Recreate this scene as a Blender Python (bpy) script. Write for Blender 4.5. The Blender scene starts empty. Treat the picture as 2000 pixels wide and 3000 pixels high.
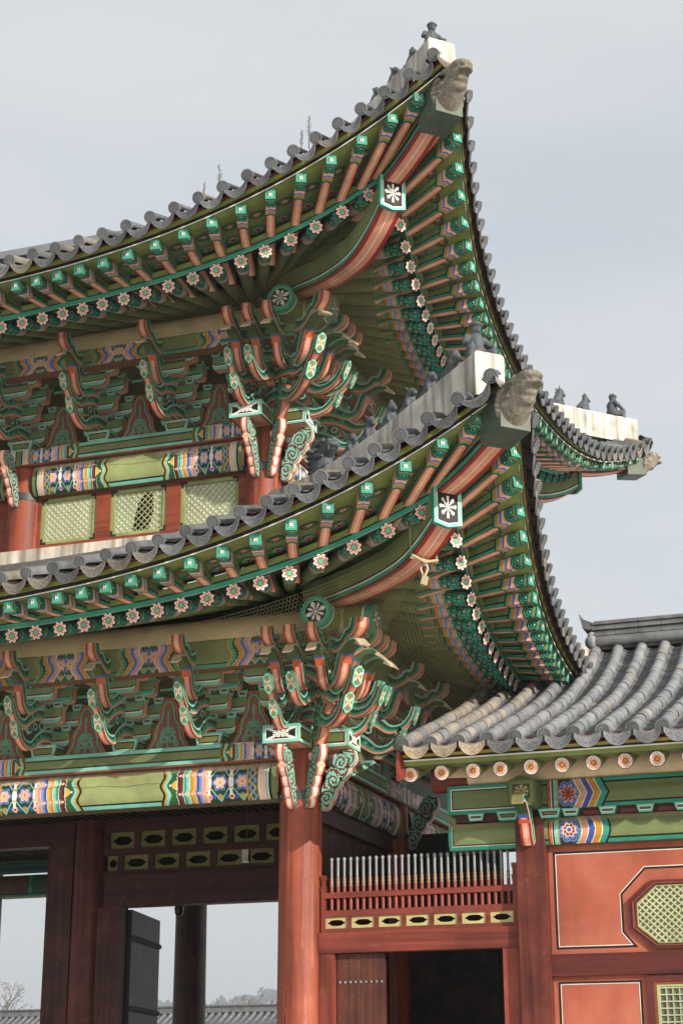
import bpy, math, random
import numpy as np
from math import radians, sin, cos, pi, sqrt, atan2
from mathutils import Vector, Matrix

random.seed(7); RNG = np.random.default_rng(11)
scene = bpy.context.scene
COL = scene.collection

# ------------------------------------------------------------------ camera
PIT, YAW, ROL = radians(19.043), radians(19.065), radians(-0.22)
fw = np.array([-sin(YAW)*cos(PIT), cos(YAW)*cos(PIT), sin(PIT)])
rt = np.array([cos(YAW), sin(YAW), 0.0]); up = np.cross(rt, fw)
rt, up = cos(ROL)*rt + sin(ROL)*up, -sin(ROL)*rt + cos(ROL)*up
cam_d = bpy.data.cameras.new('camera'); cam = bpy.data.objects.new('camera', cam_d); COL.objects.link(cam)
cam_d.sensor_fit = 'VERTICAL'; cam_d.sensor_height = 36; cam_d.lens = 60.0
cam_d.clip_start = 0.1; cam_d.clip_end = 6000
M = Matrix.Identity(4)
for i in range(3):
    M[i][0] = rt[i]; M[i][1] = up[i]; M[i][2] = -fw[i]
M[0][3], M[1][3], M[2][3] = 8.879, -23.79, 1.6
cam.matrix_world = M
scene.camera = cam

# ------------------------------------------------------------------ world, sun, exposure
SUN = np.array([1.80, -1.0, 0.66]); SUN /= np.linalg.norm(SUN)
SUN_EL = math.asin(SUN[2]); SUN_AZ = atan2(SUN[0], SUN[1])
SUN_STRENGTH, SKY_STRENGTH, EXPOSURE = 4.0, 0.10, 0.95
w = bpy.data.worlds.new('World'); scene.world = w; w.use_nodes = True
nt = w.node_tree; nt.nodes.clear()
n_out = nt.nodes.new('ShaderNodeOutputWorld'); n_bg = nt.nodes.new('ShaderNodeBackground')
n_sky = nt.nodes.new('ShaderNodeTexSky'); n_sky.sky_type = 'NISHITA'; n_sky.sun_disc = False
n_sky.sun_elevation = SUN_EL; n_sky.sun_rotation = SUN_AZ
n_sky.air_density = 1.2; n_sky.dust_density = 4.5; n_sky.ozone_density = 1.0
n_tc = nt.nodes.new('ShaderNodeTexCoord'); n_mp = nt.nodes.new('ShaderNodeMapping')
n_mp.inputs['Scale'].default_value = (1.0, 1.0, 4.5); n_mp.inputs['Rotation'].default_value = (0.25, -0.16, 0.0)
n_no = nt.nodes.new('ShaderNodeTexNoise'); n_no.inputs['Scale'].default_value = 1.7
n_no.inputs['Detail'].default_value = 5; n_no.inputs['Roughness'].default_value = 0.5
n_ra = nt.nodes.new('ShaderNodeValToRGB')
n_ra.color_ramp.elements[0].position = 0.34; n_ra.color_ramp.elements[0].color = (0.62, 0.62, 0.62, 1)
n_ra.color_ramp.elements[1].position = 0.70; n_ra.color_ramp.elements[1].color = (0.95, 0.95, 0.95, 1)
n_mx = nt.nodes.new('ShaderNodeMix'); n_mx.data_type = 'RGBA'
n_mx.inputs['B'].default_value = (3.75, 3.95, 4.08, 1)       # thin high cloud veil
L = nt.links.new
L(n_tc.outputs['Generated'], n_mp.inputs['Vector']); L(n_mp.outputs['Vector'], n_no.inputs['Vector'])
L(n_no.outputs['Fac'], n_ra.inputs['Fac']); L(n_ra.outputs['Color'], n_mx.inputs['Factor'])
n_dt = nt.nodes.new('ShaderNodeVectorMath'); n_dt.operation = 'DOT_PRODUCT'; n_dt.inputs[1].default_value = tuple(SUN)
n_cl = nt.nodes.new('ShaderNodeMath'); n_cl.operation = 'MAXIMUM'; n_cl.inputs[1].default_value = 0.0
n_pw = nt.nodes.new('ShaderNodeMath'); n_pw.operation = 'POWER'; n_pw.inputs[1].default_value = 2.5
n_ma = nt.nodes.new('ShaderNodeMath'); n_ma.operation = 'MULTIPLY_ADD'; n_ma.inputs[1].default_value = 1.7; n_ma.inputs[2].default_value = 1.0
n_vs = nt.nodes.new('ShaderNodeVectorMath'); n_vs.operation = 'SCALE'; n_vs.inputs[0].default_value = (3.85, 3.98, 4.08)   # hazy veil, brighter towards the sun
L(n_tc.outputs['Generated'], n_dt.inputs[0]); L(n_dt.outputs['Value'], n_cl.inputs[0]); L(n_cl.outputs[0], n_pw.inputs[0]); L(n_pw.outputs[0], n_ma.inputs[0]); L(n_ma.outputs[0], n_vs.inputs['Scale']); L(n_vs.outputs[0], n_mx.inputs['B'])
L(n_sky.outputs['Color'], n_mx.inputs['A']); L(n_mx.outputs['Result'], n_bg.inputs['Color'])
n_bg.inputs['Strength'].default_value = SKY_STRENGTH
L(n_bg.outputs['Background'], n_out.inputs['Surface'])
sd = bpy.data.lights.new('sun', 'SUN'); sd.energy = SUN_STRENGTH; sd.angle = radians(0.5); sd.color = (1.0, 0.92, 0.82)
sun = bpy.data.objects.new('sun', sd); COL.objects.link(sun); sun.location = (20, -20, 20)
sun.rotation_euler = Vector(SUN).to_track_quat('Z', 'Y').to_euler()
vs = scene.view_settings; vs.view_transform = 'Standard'; vs.look = 'None'; vs.gamma = 1.0
vs.exposure = EXPOSURE; vs.use_curve_mapping = False
scene.cycles.max_bounces = 6; scene.cycles.diffuse_bounces = 4

# ------------------------------------------------------------------ colours
def C(h):
    h = h.lstrip('#'); o = []
    for i in (0, 2, 4):
        c = int(h[i:i+2], 16)/255.0
        o.append(c/12.92 if c <= 0.04045 else ((c+0.055)/1.055)**2.4)
    return np.array(o)
TEAL = C('34977e'); LTEAL = C('80ccb6'); DGREEN = C('1f3d2b'); OLIVE = C('748052'); YOLIVE = C('959e68')
SALMON = C('e39b7c'); PINK = C('eec0a8'); RED = C('962e2a'); OXIDE = C('91462f'); MAROON = C('4a2220')
WHITE = C('e9e5da'); CREAM = C('d3c5a4'); BLUE = C('3c59a6'); LBLUE = C('8496cf'); ORANGE = C('c98c28')
VERM = C('cf5a33'); BLACK = C('141614'); TAN = C('a8946c'); DOLIVE = C('4c5a32'); TILE = C('6c6e70')
DKWOOD = C('4c241d'); GREENWIN = C('9aa868')

# ------------------------------------------------------------------ materials
def base_mat(name, rough=0.6, var=0.25, scale=3.0, stretch=(1, 1, 1), streak=None, bump=0.0, bscale=40, col=None, metallic=0.0, coords='Object', spec=0.35, dirt=0.0, patch=None):
    m = bpy.data.materials.new(name); m.use_nodes = True
    t = m.node_tree; N = t.nodes; K = t.links.new
    b = N['Principled BSDF']; b.inputs['Roughness'].default_value = rough; b.inputs['Metallic'].default_value = metallic
    b.inputs['Specular IOR Level'].default_value = spec
    if col is None:
        a = N.new('ShaderNodeAttribute'); a.attribute_name = 'Col'; src = a.outputs['Color']
    else:
        a = N.new('ShaderNodeRGB'); a.outputs[0].default_value = (*col, 1); src = a.outputs[0]
    tc = N.new('ShaderNodeTexCoord'); mp = N.new('ShaderNodeMapping'); mp.inputs['Scale'].default_value = stretch
    K(tc.outputs[coords], mp.inputs['Vector'])
    oi = N.new('ShaderNodeObjectInfo'); ad = N.new('ShaderNodeVectorMath'); ad.operation = 'ADD'
    mu = N.new('ShaderNodeMath'); mu.operation = 'MULTIPLY'; mu.inputs[1].default_value = 37.0
    K(oi.outputs['Random'], mu.inputs[0]); K(mp.outputs['Vector'], ad.inputs[0]); K(mu.outputs[0], ad.inputs[1])
    def noise(sc, det=6, ro=0.6):
        n = N.new('ShaderNodeTexNoise'); n.inputs['Scale'].default_value = sc; n.inputs['Detail'].default_value = det
        n.inputs['Roughness'].default_value = ro; K(ad.outputs[0], n.inputs['Vector']); return n
    n1 = noise(scale); r1 = N.new('ShaderNodeMapRange')
    r1.inputs[1].default_value = 0.3; r1.inputs[2].default_value = 0.7
    r1.inputs[3].default_value = 1 - var; r1.inputs[4].default_value = 1 + var*0.5
    K(n1.outputs['Fac'], r1.inputs[0])
    v = N.new('ShaderNodeVectorMath'); v.operation = 'SCALE'
    K(src, v.inputs[0]); K(r1.outputs[0], v.inputs['Scale']); out = v.outputs[0]
    if dirt > 0:       # pale dust and worn spots
        n3 = noise(scale*4.3, 8, 0.7); r3 = N.new('ShaderNodeMapRange')
        r3.inputs[1].default_value = 0.58; r3.inputs[2].default_value = 0.75; r3.inputs[3].default_value = 0; r3.inputs[4].default_value = dirt
        K(n3.outputs['Fac'], r3.inputs[0]); mx = N.new('ShaderNodeMix'); mx.data_type = 'RGBA'
        K(r3.outputs[0], mx.inputs['Factor']); K(out, mx.inputs['A']); mx.inputs['B'].default_value = (*C('8a7a60'), 1); out = mx.outputs['Result']
    if patch:          # broad cloudy patches of faded colour
        n4 = noise(patch[2], 5, 0.6); r4 = N.new('ShaderNodeMapRange')
        r4.inputs[1].default_value = 0.45; r4.inputs[2].default_value = 0.68; r4.inputs[3].default_value = 0; r4.inputs[4].default_value = patch[1]
        K(n4.outputs['Fac'], r4.inputs[0]); mx = N.new('ShaderNodeMix'); mx.data_type = 'RGBA'
        K(r4.outputs[0], mx.inputs['Factor']); K(out, mx.inputs['A']); mx.inputs['B'].default_value = (*patch[0], 1); out = mx.outputs['Result']
    if streak:
        ax, amt, sc = streak
        mp2 = N.new('ShaderNodeMapping'); s = [sc, sc, sc]; s[ax] = sc*0.045; mp2.inputs['Scale'].default_value = s
        K(tc.outputs[coords], mp2.inputs['Vector'])
        ad2 = N.new('ShaderNodeVectorMath'); ad2.operation = 'ADD'; K(mp2.outputs[0], ad2.inputs[0]); K(mu.outputs[0], ad2.inputs[1])
        n2 = N.new('ShaderNodeTexNoise'); n2.inputs['Scale'].default_value = 1; n2.inputs['Detail'].default_value = 5; K(ad2.outputs[0], n2.inputs['Vector'])
        r2 = N.new('ShaderNodeMapRange'); r2.inputs[1].default_value = 0.33; r2.inputs[2].default_value = 0.55
        r2.inputs[3].default_value = 1 - amt; r2.inputs[4].default_value = 1.0; K(n2.outputs['Fac'], r2.inputs[0])
        v2 = N.new('ShaderNodeVectorMath'); v2.operation = 'SCALE'; K(out, v2.inputs[0]); K(r2.outputs[0], v2.inputs['Scale']); out = v2.outputs[0]
    K(out, b.inputs['Base Color'])
    if bump > 0:
        nb = noise(bscale, 4); bp = N.new('ShaderNodeBump'); bp.inputs['Strength'].default_value = bump; bp.inputs['Distance'].default_value = 0.02
        K(nb.outputs['Fac'], bp.inputs['Height']); K(bp.outputs[0], b.inputs['Normal'])
    return m
M_PAINT = base_mat('dancheong_paint', 0.6, 0.30, 2.2, bump=0.1, bscale=30, dirt=0.24)
M_WOODZ = base_mat('red_painted_wood', 0.55, 0.28, 1.3, patch=(C('a06048'), .10, 2.6), streak=(2, 0.5, 9), bump=0.2, bscale=25, dirt=0.3)
M_WOODX = base_mat('red_painted_timber', 0.6, 0.28, 1.3, streak=(0, 0.5, 9), bump=0.2, bscale=25, dirt=0.28)
M_WOODY = base_mat('red_painted_joist', 0.6, 0.28, 1.3, streak=(1, 0.35, 9), bump=0.15, bscale=25, dirt=0.1)
M_GREENX = base_mat('green_painted_board', 0.6, 0.25, 1.6, streak=(0, 0.28, 10), bump=0.12, bscale=25, dirt=0.1)
M_TILE = base_mat('fired_clay_tile', 0.75, 0.42, 3.4, bump=0.3, bscale=45, dirt=0.42, spec=0.3)
M_PLASTER = base_mat('lime_plaster', 0.85, 0.35, 3.0, stretch=(1, 1, 0.35), streak=(2, .60, 6), bump=0.3, bscale=20, dirt=0.55, spec=0.2)
M_WALL = base_mat('painted_wall_plaster', 0.85, 0.30, 0.7, patch=(C('d09880'), .18, 1.3), streak=(2, .14, 3), bump=0.12, bscale=30, dirt=0.30, spec=0.2)
M_CLAY = base_mat('dark_clay_figure', 0.62, 0.3, 5, bump=0.3, bscale=30, col=C('4b5054'))
M_STONE = base_mat('weathered_stone', 0.85, 0.55, 7, bump=0.9, bscale=16, col=C('978d78'), dirt=0.3)
M_METAL = base_mat('painted_metal', 0.5, 0.3, 4, bump=0.1, bscale=30, spec=0.4)
M_WIRE = base_mat('netting_wire', 0.7, 0.1, 3, spec=0.2)
M_VEIN = None
M_GROUND = base_mat('granite_paving', 0.9, 0.3, 0.6, bump=0.2, bscale=6, spec=0.2)

# ------------------------------------------------------------------ mesh building
class MB:
    def __init__(s): s.V = []; s.F = []; s.C = []; s.S = []; s.n = 0
    def add(s, V, F, col, smooth=False):
        V = np.asarray(V, float).reshape(-1, 3); F = np.asarray(F, int)
        if F.ndim == 1: F = F[None]
        col = np.asarray(col, float)
        if col.ndim == 1: col = np.broadcast_to(col, (len(F), 3))
        s.V.append(V); s.F.append(F + s.n); s.C.append(col); s.S.append(np.full(len(F), smooth)); s.n += len(V)
    def grid(s, P, col, smooth=False, closed=False):
        P = np.asarray(P, float); nu, nv = P.shape[:2]
        I = np.arange(nu*nv).reshape(nu, nv)
        if closed: I = np.concatenate([I, I[:, :1]], 1)
        F = np.stack([I[:-1, :-1], I[1:, :-1], I[1:, 1:], I[:-1, 1:]], -1).reshape(-1, 4)
        col = np.asarray(col, float)
        if col.ndim == 3: col = col.reshape(-1, 3)
        s.add(P.reshape(-1, 3), F, col, smooth)
    def quad(s, a, b, c, d, col): s.add([a, b, c, d], [[0, 1, 2, 3]], col)
    def pquad(s, p00, p10, p11, p01, fn, res=0.009, nmax=(900, 200)):
        """painted quad: fn(u, v, w, h) -> colours, u and v in metres"""
        p00, p10, p11, p01 = [np.asarray(p, float) for p in (p00, p10, p11, p01)]
        w = max(np.linalg.norm(p10-p00), np.linalg.norm(p11-p01)); h = max(np.linalg.norm(p01-p00), np.linalg.norm(p11-p10))
        nu = int(min(nmax[0], max(1, round(w/res)))); nv = int(min(nmax[1], max(1, round(h/res))))
        a = np.linspace(0, 1, nu+1)[:, None, None]; b = np.linspace(0, 1, nv+1)[None, :, None]
        P = (1-a)*(1-b)*p00 + a*(1-b)*p10 + a*b*p11 + (1-a)*b*p01
        uc = (np.arange(nu)+.5)/nu*w; vc = (np.arange(nv)+.5)/nv*h
        U, Vv = np.meshgrid(uc, vc, indexing='ij')
        s.grid(P, fn(U, Vv, w, h))
    def box(s, lo, hi, col, mat=None):
        lo, hi = np.asarray(lo, float), np.asarray(hi, float); lo, hi_ = np.minimum(lo, hi), np.maximum(lo, hi); x0, y0, z0 = lo; x1, y1, z1 = hi_
        V = np.array([[x0,y0,z0],[x1,y0,z0],[x1,y1,z0],[x0,y1,z0],[x0,y0,z1],[x1,y0,z1],[x1,y1,z1],[x0,y1,z1]], float)
        if mat is not None: V = V @ np.asarray(mat)[:3, :3].T + np.asarray(mat)[:3, 3]
        s.add(V, [[0,3,2,1],[4,5,6,7],[0,1,5,4],[1,2,6,5],[2,3,7,6],[3,0,4,7]], col)
    def hexa(s, P, col):     # 8 points, bottom 4 then top 4
        s.add(P, [[0,3,2,1],[4,5,6,7],[0,1,5,4],[1,2,6,5],[2,3,7,6],[3,0,4,7]], col)
    def tube(s, pts, rad, col, n=12, cap=True, smooth=True):
        pts = np.asarray(pts, float); k = len(pts); rad = np.broadcast_to(rad, k)
        T = np.gradient(pts, axis=0); T /= np.linalg.norm(T, axis=1)[:, None] + 1e-9
        ref = np.array([0, 0, 1.0]) if abs(T[0][2]) < 0.9 else np.array([1.0, 0, 0])
        a = np.linspace(0, 2*pi, n, endpoint=False); P = np.zeros((k, n, 3))
        for i in range(k):
            x = np.cross(ref, T[i]); x /= np.linalg.norm(x) + 1e-9; y = np.cross(T[i], x)
            P[i] = pts[i] + rad[i]*(np.cos(a)[:, None]*x + np.sin(a)[:, None]*y)
        s.grid(P, col, smooth, closed=True)
        if cap:
            c = np.asarray(col, float); c0 = c if c.ndim == 1 else c.reshape(-1, 3)[0]
            for i in (0, k-1):
                s.add(P[i], np.arange(n)[None, :], c0)
    def disc(s, c, x, y, r, fn, nr=8, na=40):
        """painted disc, fn(rho 0..1, angle) -> colours"""
        c, x, y = [np.asarray(q, float) for q in (c, x, y)]
        R = np.linspace(0.0, 1, nr+1); R[0] = 0.001; A = np.linspace(0, 2*pi, na, endpoint=False)
        P = c + r*R[:, None, None]*(np.cos(A)[None, :, None]*x + np.sin(A)[None, :, None]*y)
        RR, AA = np.meshgrid((R[1:]+R[:-1])/2, A + pi/na, indexing='ij')
        s.grid(P, fn(RR, AA), closed=True)
    def prism(s, poly, a, b, fmap, col, side=None):
        """polygon (2D) extruded between depth a and b; fmap(p2, d) -> xyz"""
        k = len(poly); Va = [fmap(p, a) for p in poly]; Vb = [fmap(p, b) for p in poly]
        s.add(Va, np.arange(k)[None, ::-1], col); s.add(Vb, np.arange(k)[None, :], col)
        I = np.arange(k); J = (I+1) % k
        s.add(Va+Vb, np.stack([I, J, J+k, I+k], 1), col if side is None else side)
    def build(s, name, mat, parent=None, loc=None, matrix=None):
        me = mesh_from(s, name, mat); return link(name, me, parent, matrix if matrix is not None else (Matrix.Translation(loc) if loc is not None else None))

def mesh_from(s, name, mat):
    me = bpy.data.meshes.new(name)
    V = np.concatenate(s.V); me.vertices.add(len(V)); me.vertices.foreach_set('co', V.ravel())
    idx = np.concatenate([f.ravel() for f in s.F]); tot = np.concatenate([np.full(len(f), f.shape[1]) for f in s.F])
    st = np.concatenate([[0], np.cumsum(tot)[:-1]])
    me.loops.add(len(idx)); me.loops.foreach_set('vertex_index', idx.astype(np.int32))
    me.polygons.add(len(tot)); me.polygons.foreach_set('loop_start', st.astype(np.int32))
    try: me.polygons.foreach_set('loop_total', tot.astype(np.int32))
    except Exception: pass
    me.polygons.foreach_set('use_smooth', np.concatenate(s.S))
    at = me.color_attributes.new('Col', 'FLOAT_COLOR', 'CORNER')
    col = np.concatenate(s.C); col = np.repeat(col, tot, axis=0)
    rgba = np.ones((len(idx), 4), np.float32); rgba[:, :3] = col; at.data.foreach_set('color', rgba.ravel())
    me.materials.append(mat); me.update(calc_edges=True)
    return me
ROOTLOC = {}
def link(name, data, parent=None, matrix=None):
    o = bpy.data.objects.new(name, data); COL.objects.link(o)
    if matrix is not None: o.matrix_basis = matrix
    if parent is not None: setp(o, parent)
    return o
def setp(o, p):
    o.parent = p
    if p.name in ROOTLOC: o.matrix_parent_inverse = Matrix.Translation(-Vector(ROOTLOC[p.name]))
def thing(name, label, cat, loc, group=None):
    o = bpy.data.objects.new(name, None); COL.objects.link(o); o.location = loc; ROOTLOC[o.name] = tuple(loc)
    o.empty_display_size = 0.3
    return tag(o, label, cat, group)
def tag(o, label, cat, group=None):
    o['label'] = label; o['category'] = cat
    if group: o['group'] = group
    return o
def frame(o, x, y, z):
    m = Matrix.Identity(4)
    for i in range(3): m[i][0], m[i][1], m[i][2], m[i][3] = x[i], y[i], z[i], o[i]
    return m
def rotz(deg, loc=(0, 0, 0)): return Matrix.Translation(loc) @ Matrix.Rotation(radians(deg), 4, 'Z')
def spl(pts, n):
    """Catmull-Rom through rows of pts"""
    p = np.asarray(pts, float); p = np.vstack([2*p[0]-p[1], p, 2*p[-1]-p[-2]]); k = len(p)-3
    t = np.linspace(0, k-1e-9, n); i = t.astype(int); f = (t-i)[:, None]
    a, b, c, d = p[i], p[i+1], p[i+2], p[i+3]
    return 0.5*((2*b) + (c-a)*f + (2*a-5*b+4*c-d)*f**2 + (3*b-a-3*c+d)*f**3)
def pick(conds, cols, default):
    """first matching condition wins"""
    out = np.broadcast_to(default, conds[0].shape + (3,)).copy()
    for c, k in reversed(list(zip(conds, cols))): out[c] = k
    return out

# carved stone of the dragon heads: fine raised lines along the neck
def vein_mat():
    m = base_mat('carved_stone', .85, .45, 6, bump=.5, bscale=22, col=C('767066'), dirt=.25)
    t = m.node_tree; N = t.nodes; K = t.links.new; b = N['Principled BSDF']; src = b.inputs['Base Color'].links[0].from_socket
    tc = N.new('ShaderNodeTexCoord'); mp = N.new('ShaderNodeMapping'); mp.inputs['Scale'].default_value = (9, 9, 2.2); K(tc.outputs['Object'], mp.inputs['Vector'])
    n = N.new('ShaderNodeTexVoronoi'); n.feature = 'DISTANCE_TO_EDGE'; n.inputs['Scale'].default_value = 1.6
    d = N.new('ShaderNodeTexNoise'); d.inputs['Scale'].default_value = 1.2; K(mp.outputs[0], d.inputs['Vector'])
    ad = N.new('ShaderNodeVectorMath'); ad.operation = 'ADD'; K(mp.outputs[0], ad.inputs[0]); K(d.outputs['Color'], ad.inputs[1]); K(ad.outputs[0], n.inputs['Vector'])
    r = N.new('ShaderNodeMapRange'); r.inputs[1].default_value = .0; r.inputs[2].default_value = .06; r.inputs[3].default_value = .38; r.inputs[4].default_value = 0; K(n.outputs['Distance'], r.inputs[0])
    mx = N.new('ShaderNodeMix'); mx.data_type = 'RGBA'; K(r.outputs[0], mx.inputs['Factor']); K(src, mx.inputs['A']); mx.inputs['B'].default_value = (*C('c0ab88'), 1); K(mx.outputs['Result'], b.inputs['Base Color'])
    bp = N.new('ShaderNodeBump'); bp.inputs['Strength'].default_value = .5; bp.inputs['Distance'].default_value = .02; K(r.outputs[0], bp.inputs['Height']); K(bp.outputs[0], b.inputs['Normal'])
    return m
M_VEIN = vein_mat()
# ------------------------------------------------------------------ painted patterns (dancheong)
def sw(x): return x - np.floor(x)
def hsh(i, j): return sw(np.sin(i*12.9898 + j*78.233)*43758.5453)
def framed(layers, center):
    def fn(u, v, w, h):
        d = np.minimum(np.minimum(u, w-u), np.minimum(v, h-v)); conds = []; cols = []; a = 0
        for t, c in layers: a += t; conds.append(d < a); cols.append(c)
        return pick(conds, cols, center) if not callable(center) else mixc(conds, cols, center(u, v, w, h))
    return fn
def mixc(conds, cols, base):
    out = np.array(base, copy=True)
    for c, k in reversed(list(zip(conds, cols))): out[c] = k
    return out
def flat(c): return lambda u, v, w, h: np.broadcast_to(c, u.shape + (3,))
def p_flower(r, a):           # rafter end: eight-lobed salmon lotus, teal heart
    ph = sw(a/(2*pi)*8); lob = 0.66 + 0.31*np.abs(np.sin(pi*ph))**.8
    out = pick([r < .30, r < .40, r < lob-.15, r < lob, r < .985], [C('5cc4a4'), C('17302a'), C('e8a58c'), C('f6e2d8'), BLACK], BLACK)
    gap = (np.abs(ph-.5) > .43) & (r > .60) & (r < .84); out[gap] = LTEAL
    tip = (np.abs(ph-.5) < .10) & (r > .42) & (r < .6); out[tip] = VERM
    tri = (r < .27) & (sw(a/(2*pi)*3) < .12); out[tri] = TEAL
    return out
def p_flower2(r, a):          # corridor rafter end: salmon petals on white, yellow heart
    ph = sw(a/(2*pi)*8); lob = 0.55 + 0.30*np.abs(np.sin(pi*ph))
    out = pick([r < .27, r < .31, r < lob-.16, r < lob, r < .88], [ORANGE, BLACK, SALMON, PINK, WHITE], BLACK)
    d = np.hypot(r*np.cos((ph-np.round(ph))*pi/4)-.80, r*np.sin((ph-np.round(ph))*pi/4)); out[d < .085] = TEAL
    return out
def p_purlin_end(r, a):
    ph = (sw(a/(2*pi)*8)-.5)/8*2*pi
    x = r*np.cos(ph); y = r*np.sin(ph)
    pet = ((x-.36)/.22)**2 + (y/(.07+.10*np.clip(x-.25, 0, 1)))**2 < 1
    big = ((x-.50)/.17)**2 + (y/.14)**2 < 1
    odd = (np.floor(a/(2*pi)*8) % 2) == 0
    return pick([r < .09, (pet & odd) | (big & ~odd & (x > .3)) | (pet & ~odd & (np.abs(y) < .06)), r < .74, r < .78], [WHITE, WHITE, BLACK, LTEAL], TEAL)
def p_box_end(u, v, w, h):
    x = (u-w/2); y = (v-h/2); d = np.minimum(np.minimum(u, w-u), np.minimum(v, h-v))
    r = np.hypot(x/w*1.5, y/h*1.5); a = np.arctan2(y/h, x/w)
    pet = np.abs(np.cos(2*a))*0.25 + 0.12
    diag = (np.abs(np.abs(y/h)-np.abs(x/w)*.85) < .05+.08*(np.abs(x)/w)) & (r < .85) & (np.abs(x)/w > .05)
    cross = (r < .33) & (np.abs(np.sin(4*a)) > .35)
    return pick([d < .045, d < .057, (diag & (r > .3)) | cross | (r < .07)], [LTEAL, WHITE, WHITE], BLACK)
def p_buyeon_end(u, v, w, h):
    d = np.minimum(np.minimum(u, w-u), np.minimum(v, h-v)); x = u-w/2; y = v-h/2
    a = np.arctan2(y, x); r = np.hypot(x, y)
    dots = (np.hypot(np.abs(x)-.015, np.abs(y)-.015) < .0125) | (r < .007)
    return pick([d < .036, d < .039, dots], [C('37917a'), LTEAL, C('cfcabd')], BLACK)
def p_hex(x, y):              # tongue tip, normalised -1..1
    d = np.abs(x)*.9 + np.maximum(0, np.abs(y)-.55)*1.0
    pet = np.abs(np.abs(x)-np.abs(y)*.55) < .17
    return pick([np.hypot(x, y*.8) < .16, pet & (np.abs(y) < .62) & (np.abs(x) < .5), (d < .55)], [ORANGE, PINK, OLIVE], LTEAL)
def arab(u, v, s=0.10, seed=0, bg=DGREEN, a=TEAL, b=SALMON, c=LBLUE):
    """scrolling leaf-and-flower fill"""
    uu = u/s; vv = v/s + (np.floor(uu) % 2)*.5
    i = np.floor(uu); j = np.floor(vv); x = uu-i-.5; y = vv-j-.5; r = np.hypot(x, y); an = np.arctan2(y, x)
    k = hsh(i+seed, j)
    spir = np.abs(sw(r*2.6 - an/(2*pi)*np.where(k > .5, 1, -1) + k) - .5) < .22
    petal = r < .20 + .09*np.cos(5*an + k*6)
    fl = k > .62
    return pick([fl & petal & (r < .1), fl & petal, (~fl) & (r < .12) & (k < .25), spir & (r < .5)], [MAROON, b, c, a], bg)
def medal(u, v, H, bg=DGREEN):
    """main brocade of the beams: medallions, straps, white vases"""
    t = .36*H/.56; x = (sw(u/t)-.5)*t; y = v-H/2; hx = (sw(u/t+.5)-.5)*t
    q = H/.56
    r = np.hypot(x, y); an = np.arctan2(y, x)
    lob = 1+.16*np.cos(6*an)
    r2 = np.hypot(hx, (np.abs(y)-.205*q)); 
    strap = np.abs(np.abs(y) - (np.abs(hx)*1.25+.045*q)) < .014*q
    vase = (np.abs(hx) < .030*q*(1+.35*np.cos(y/q*16))) & (np.abs(y) < .19*q)
    return pick([r < .022*q, r < .052*q*lob, r < .074*q*lob, r < .086*q*lob, r < .108*q*lob, r < .12*q*lob,
                 vase & (np.abs(np.abs(y)-.085*q) < .012*q), vase, r2 < .022*q, r2 < .045*q, strap,
                 (np.hypot(np.abs(x)-.10*q, np.abs(y)-.205*q) < .034*q), (np.hypot(x, np.abs(y)-.215*q) < .045*q*lob), (np.hypot(x, np.abs(y)-.215*q) < .055*q*lob)],
                [ORANGE, PINK, SALMON, WHITE, BLUE, LBLUE, SALMON, WHITE, RED, PINK, LTEAL, BLUE, ORANGE, TEAL], bg)
def waveband(u, v, w0, w1):
    c = (w0+w1)/2 + (w1-w0)*.28*np.sin(v*28); c2 = (w0+w1)/2 - (w1-w0)*.28*np.sin(v*28)
    return np.abs(u-c) < .016, np.abs(u-c2) < .016
SC = [PINK, SALMON, LBLUE, BLUE, C('e0ab4a'), ORANGE, LTEAL, TEAL, C('6a322c'), MAROON]
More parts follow.
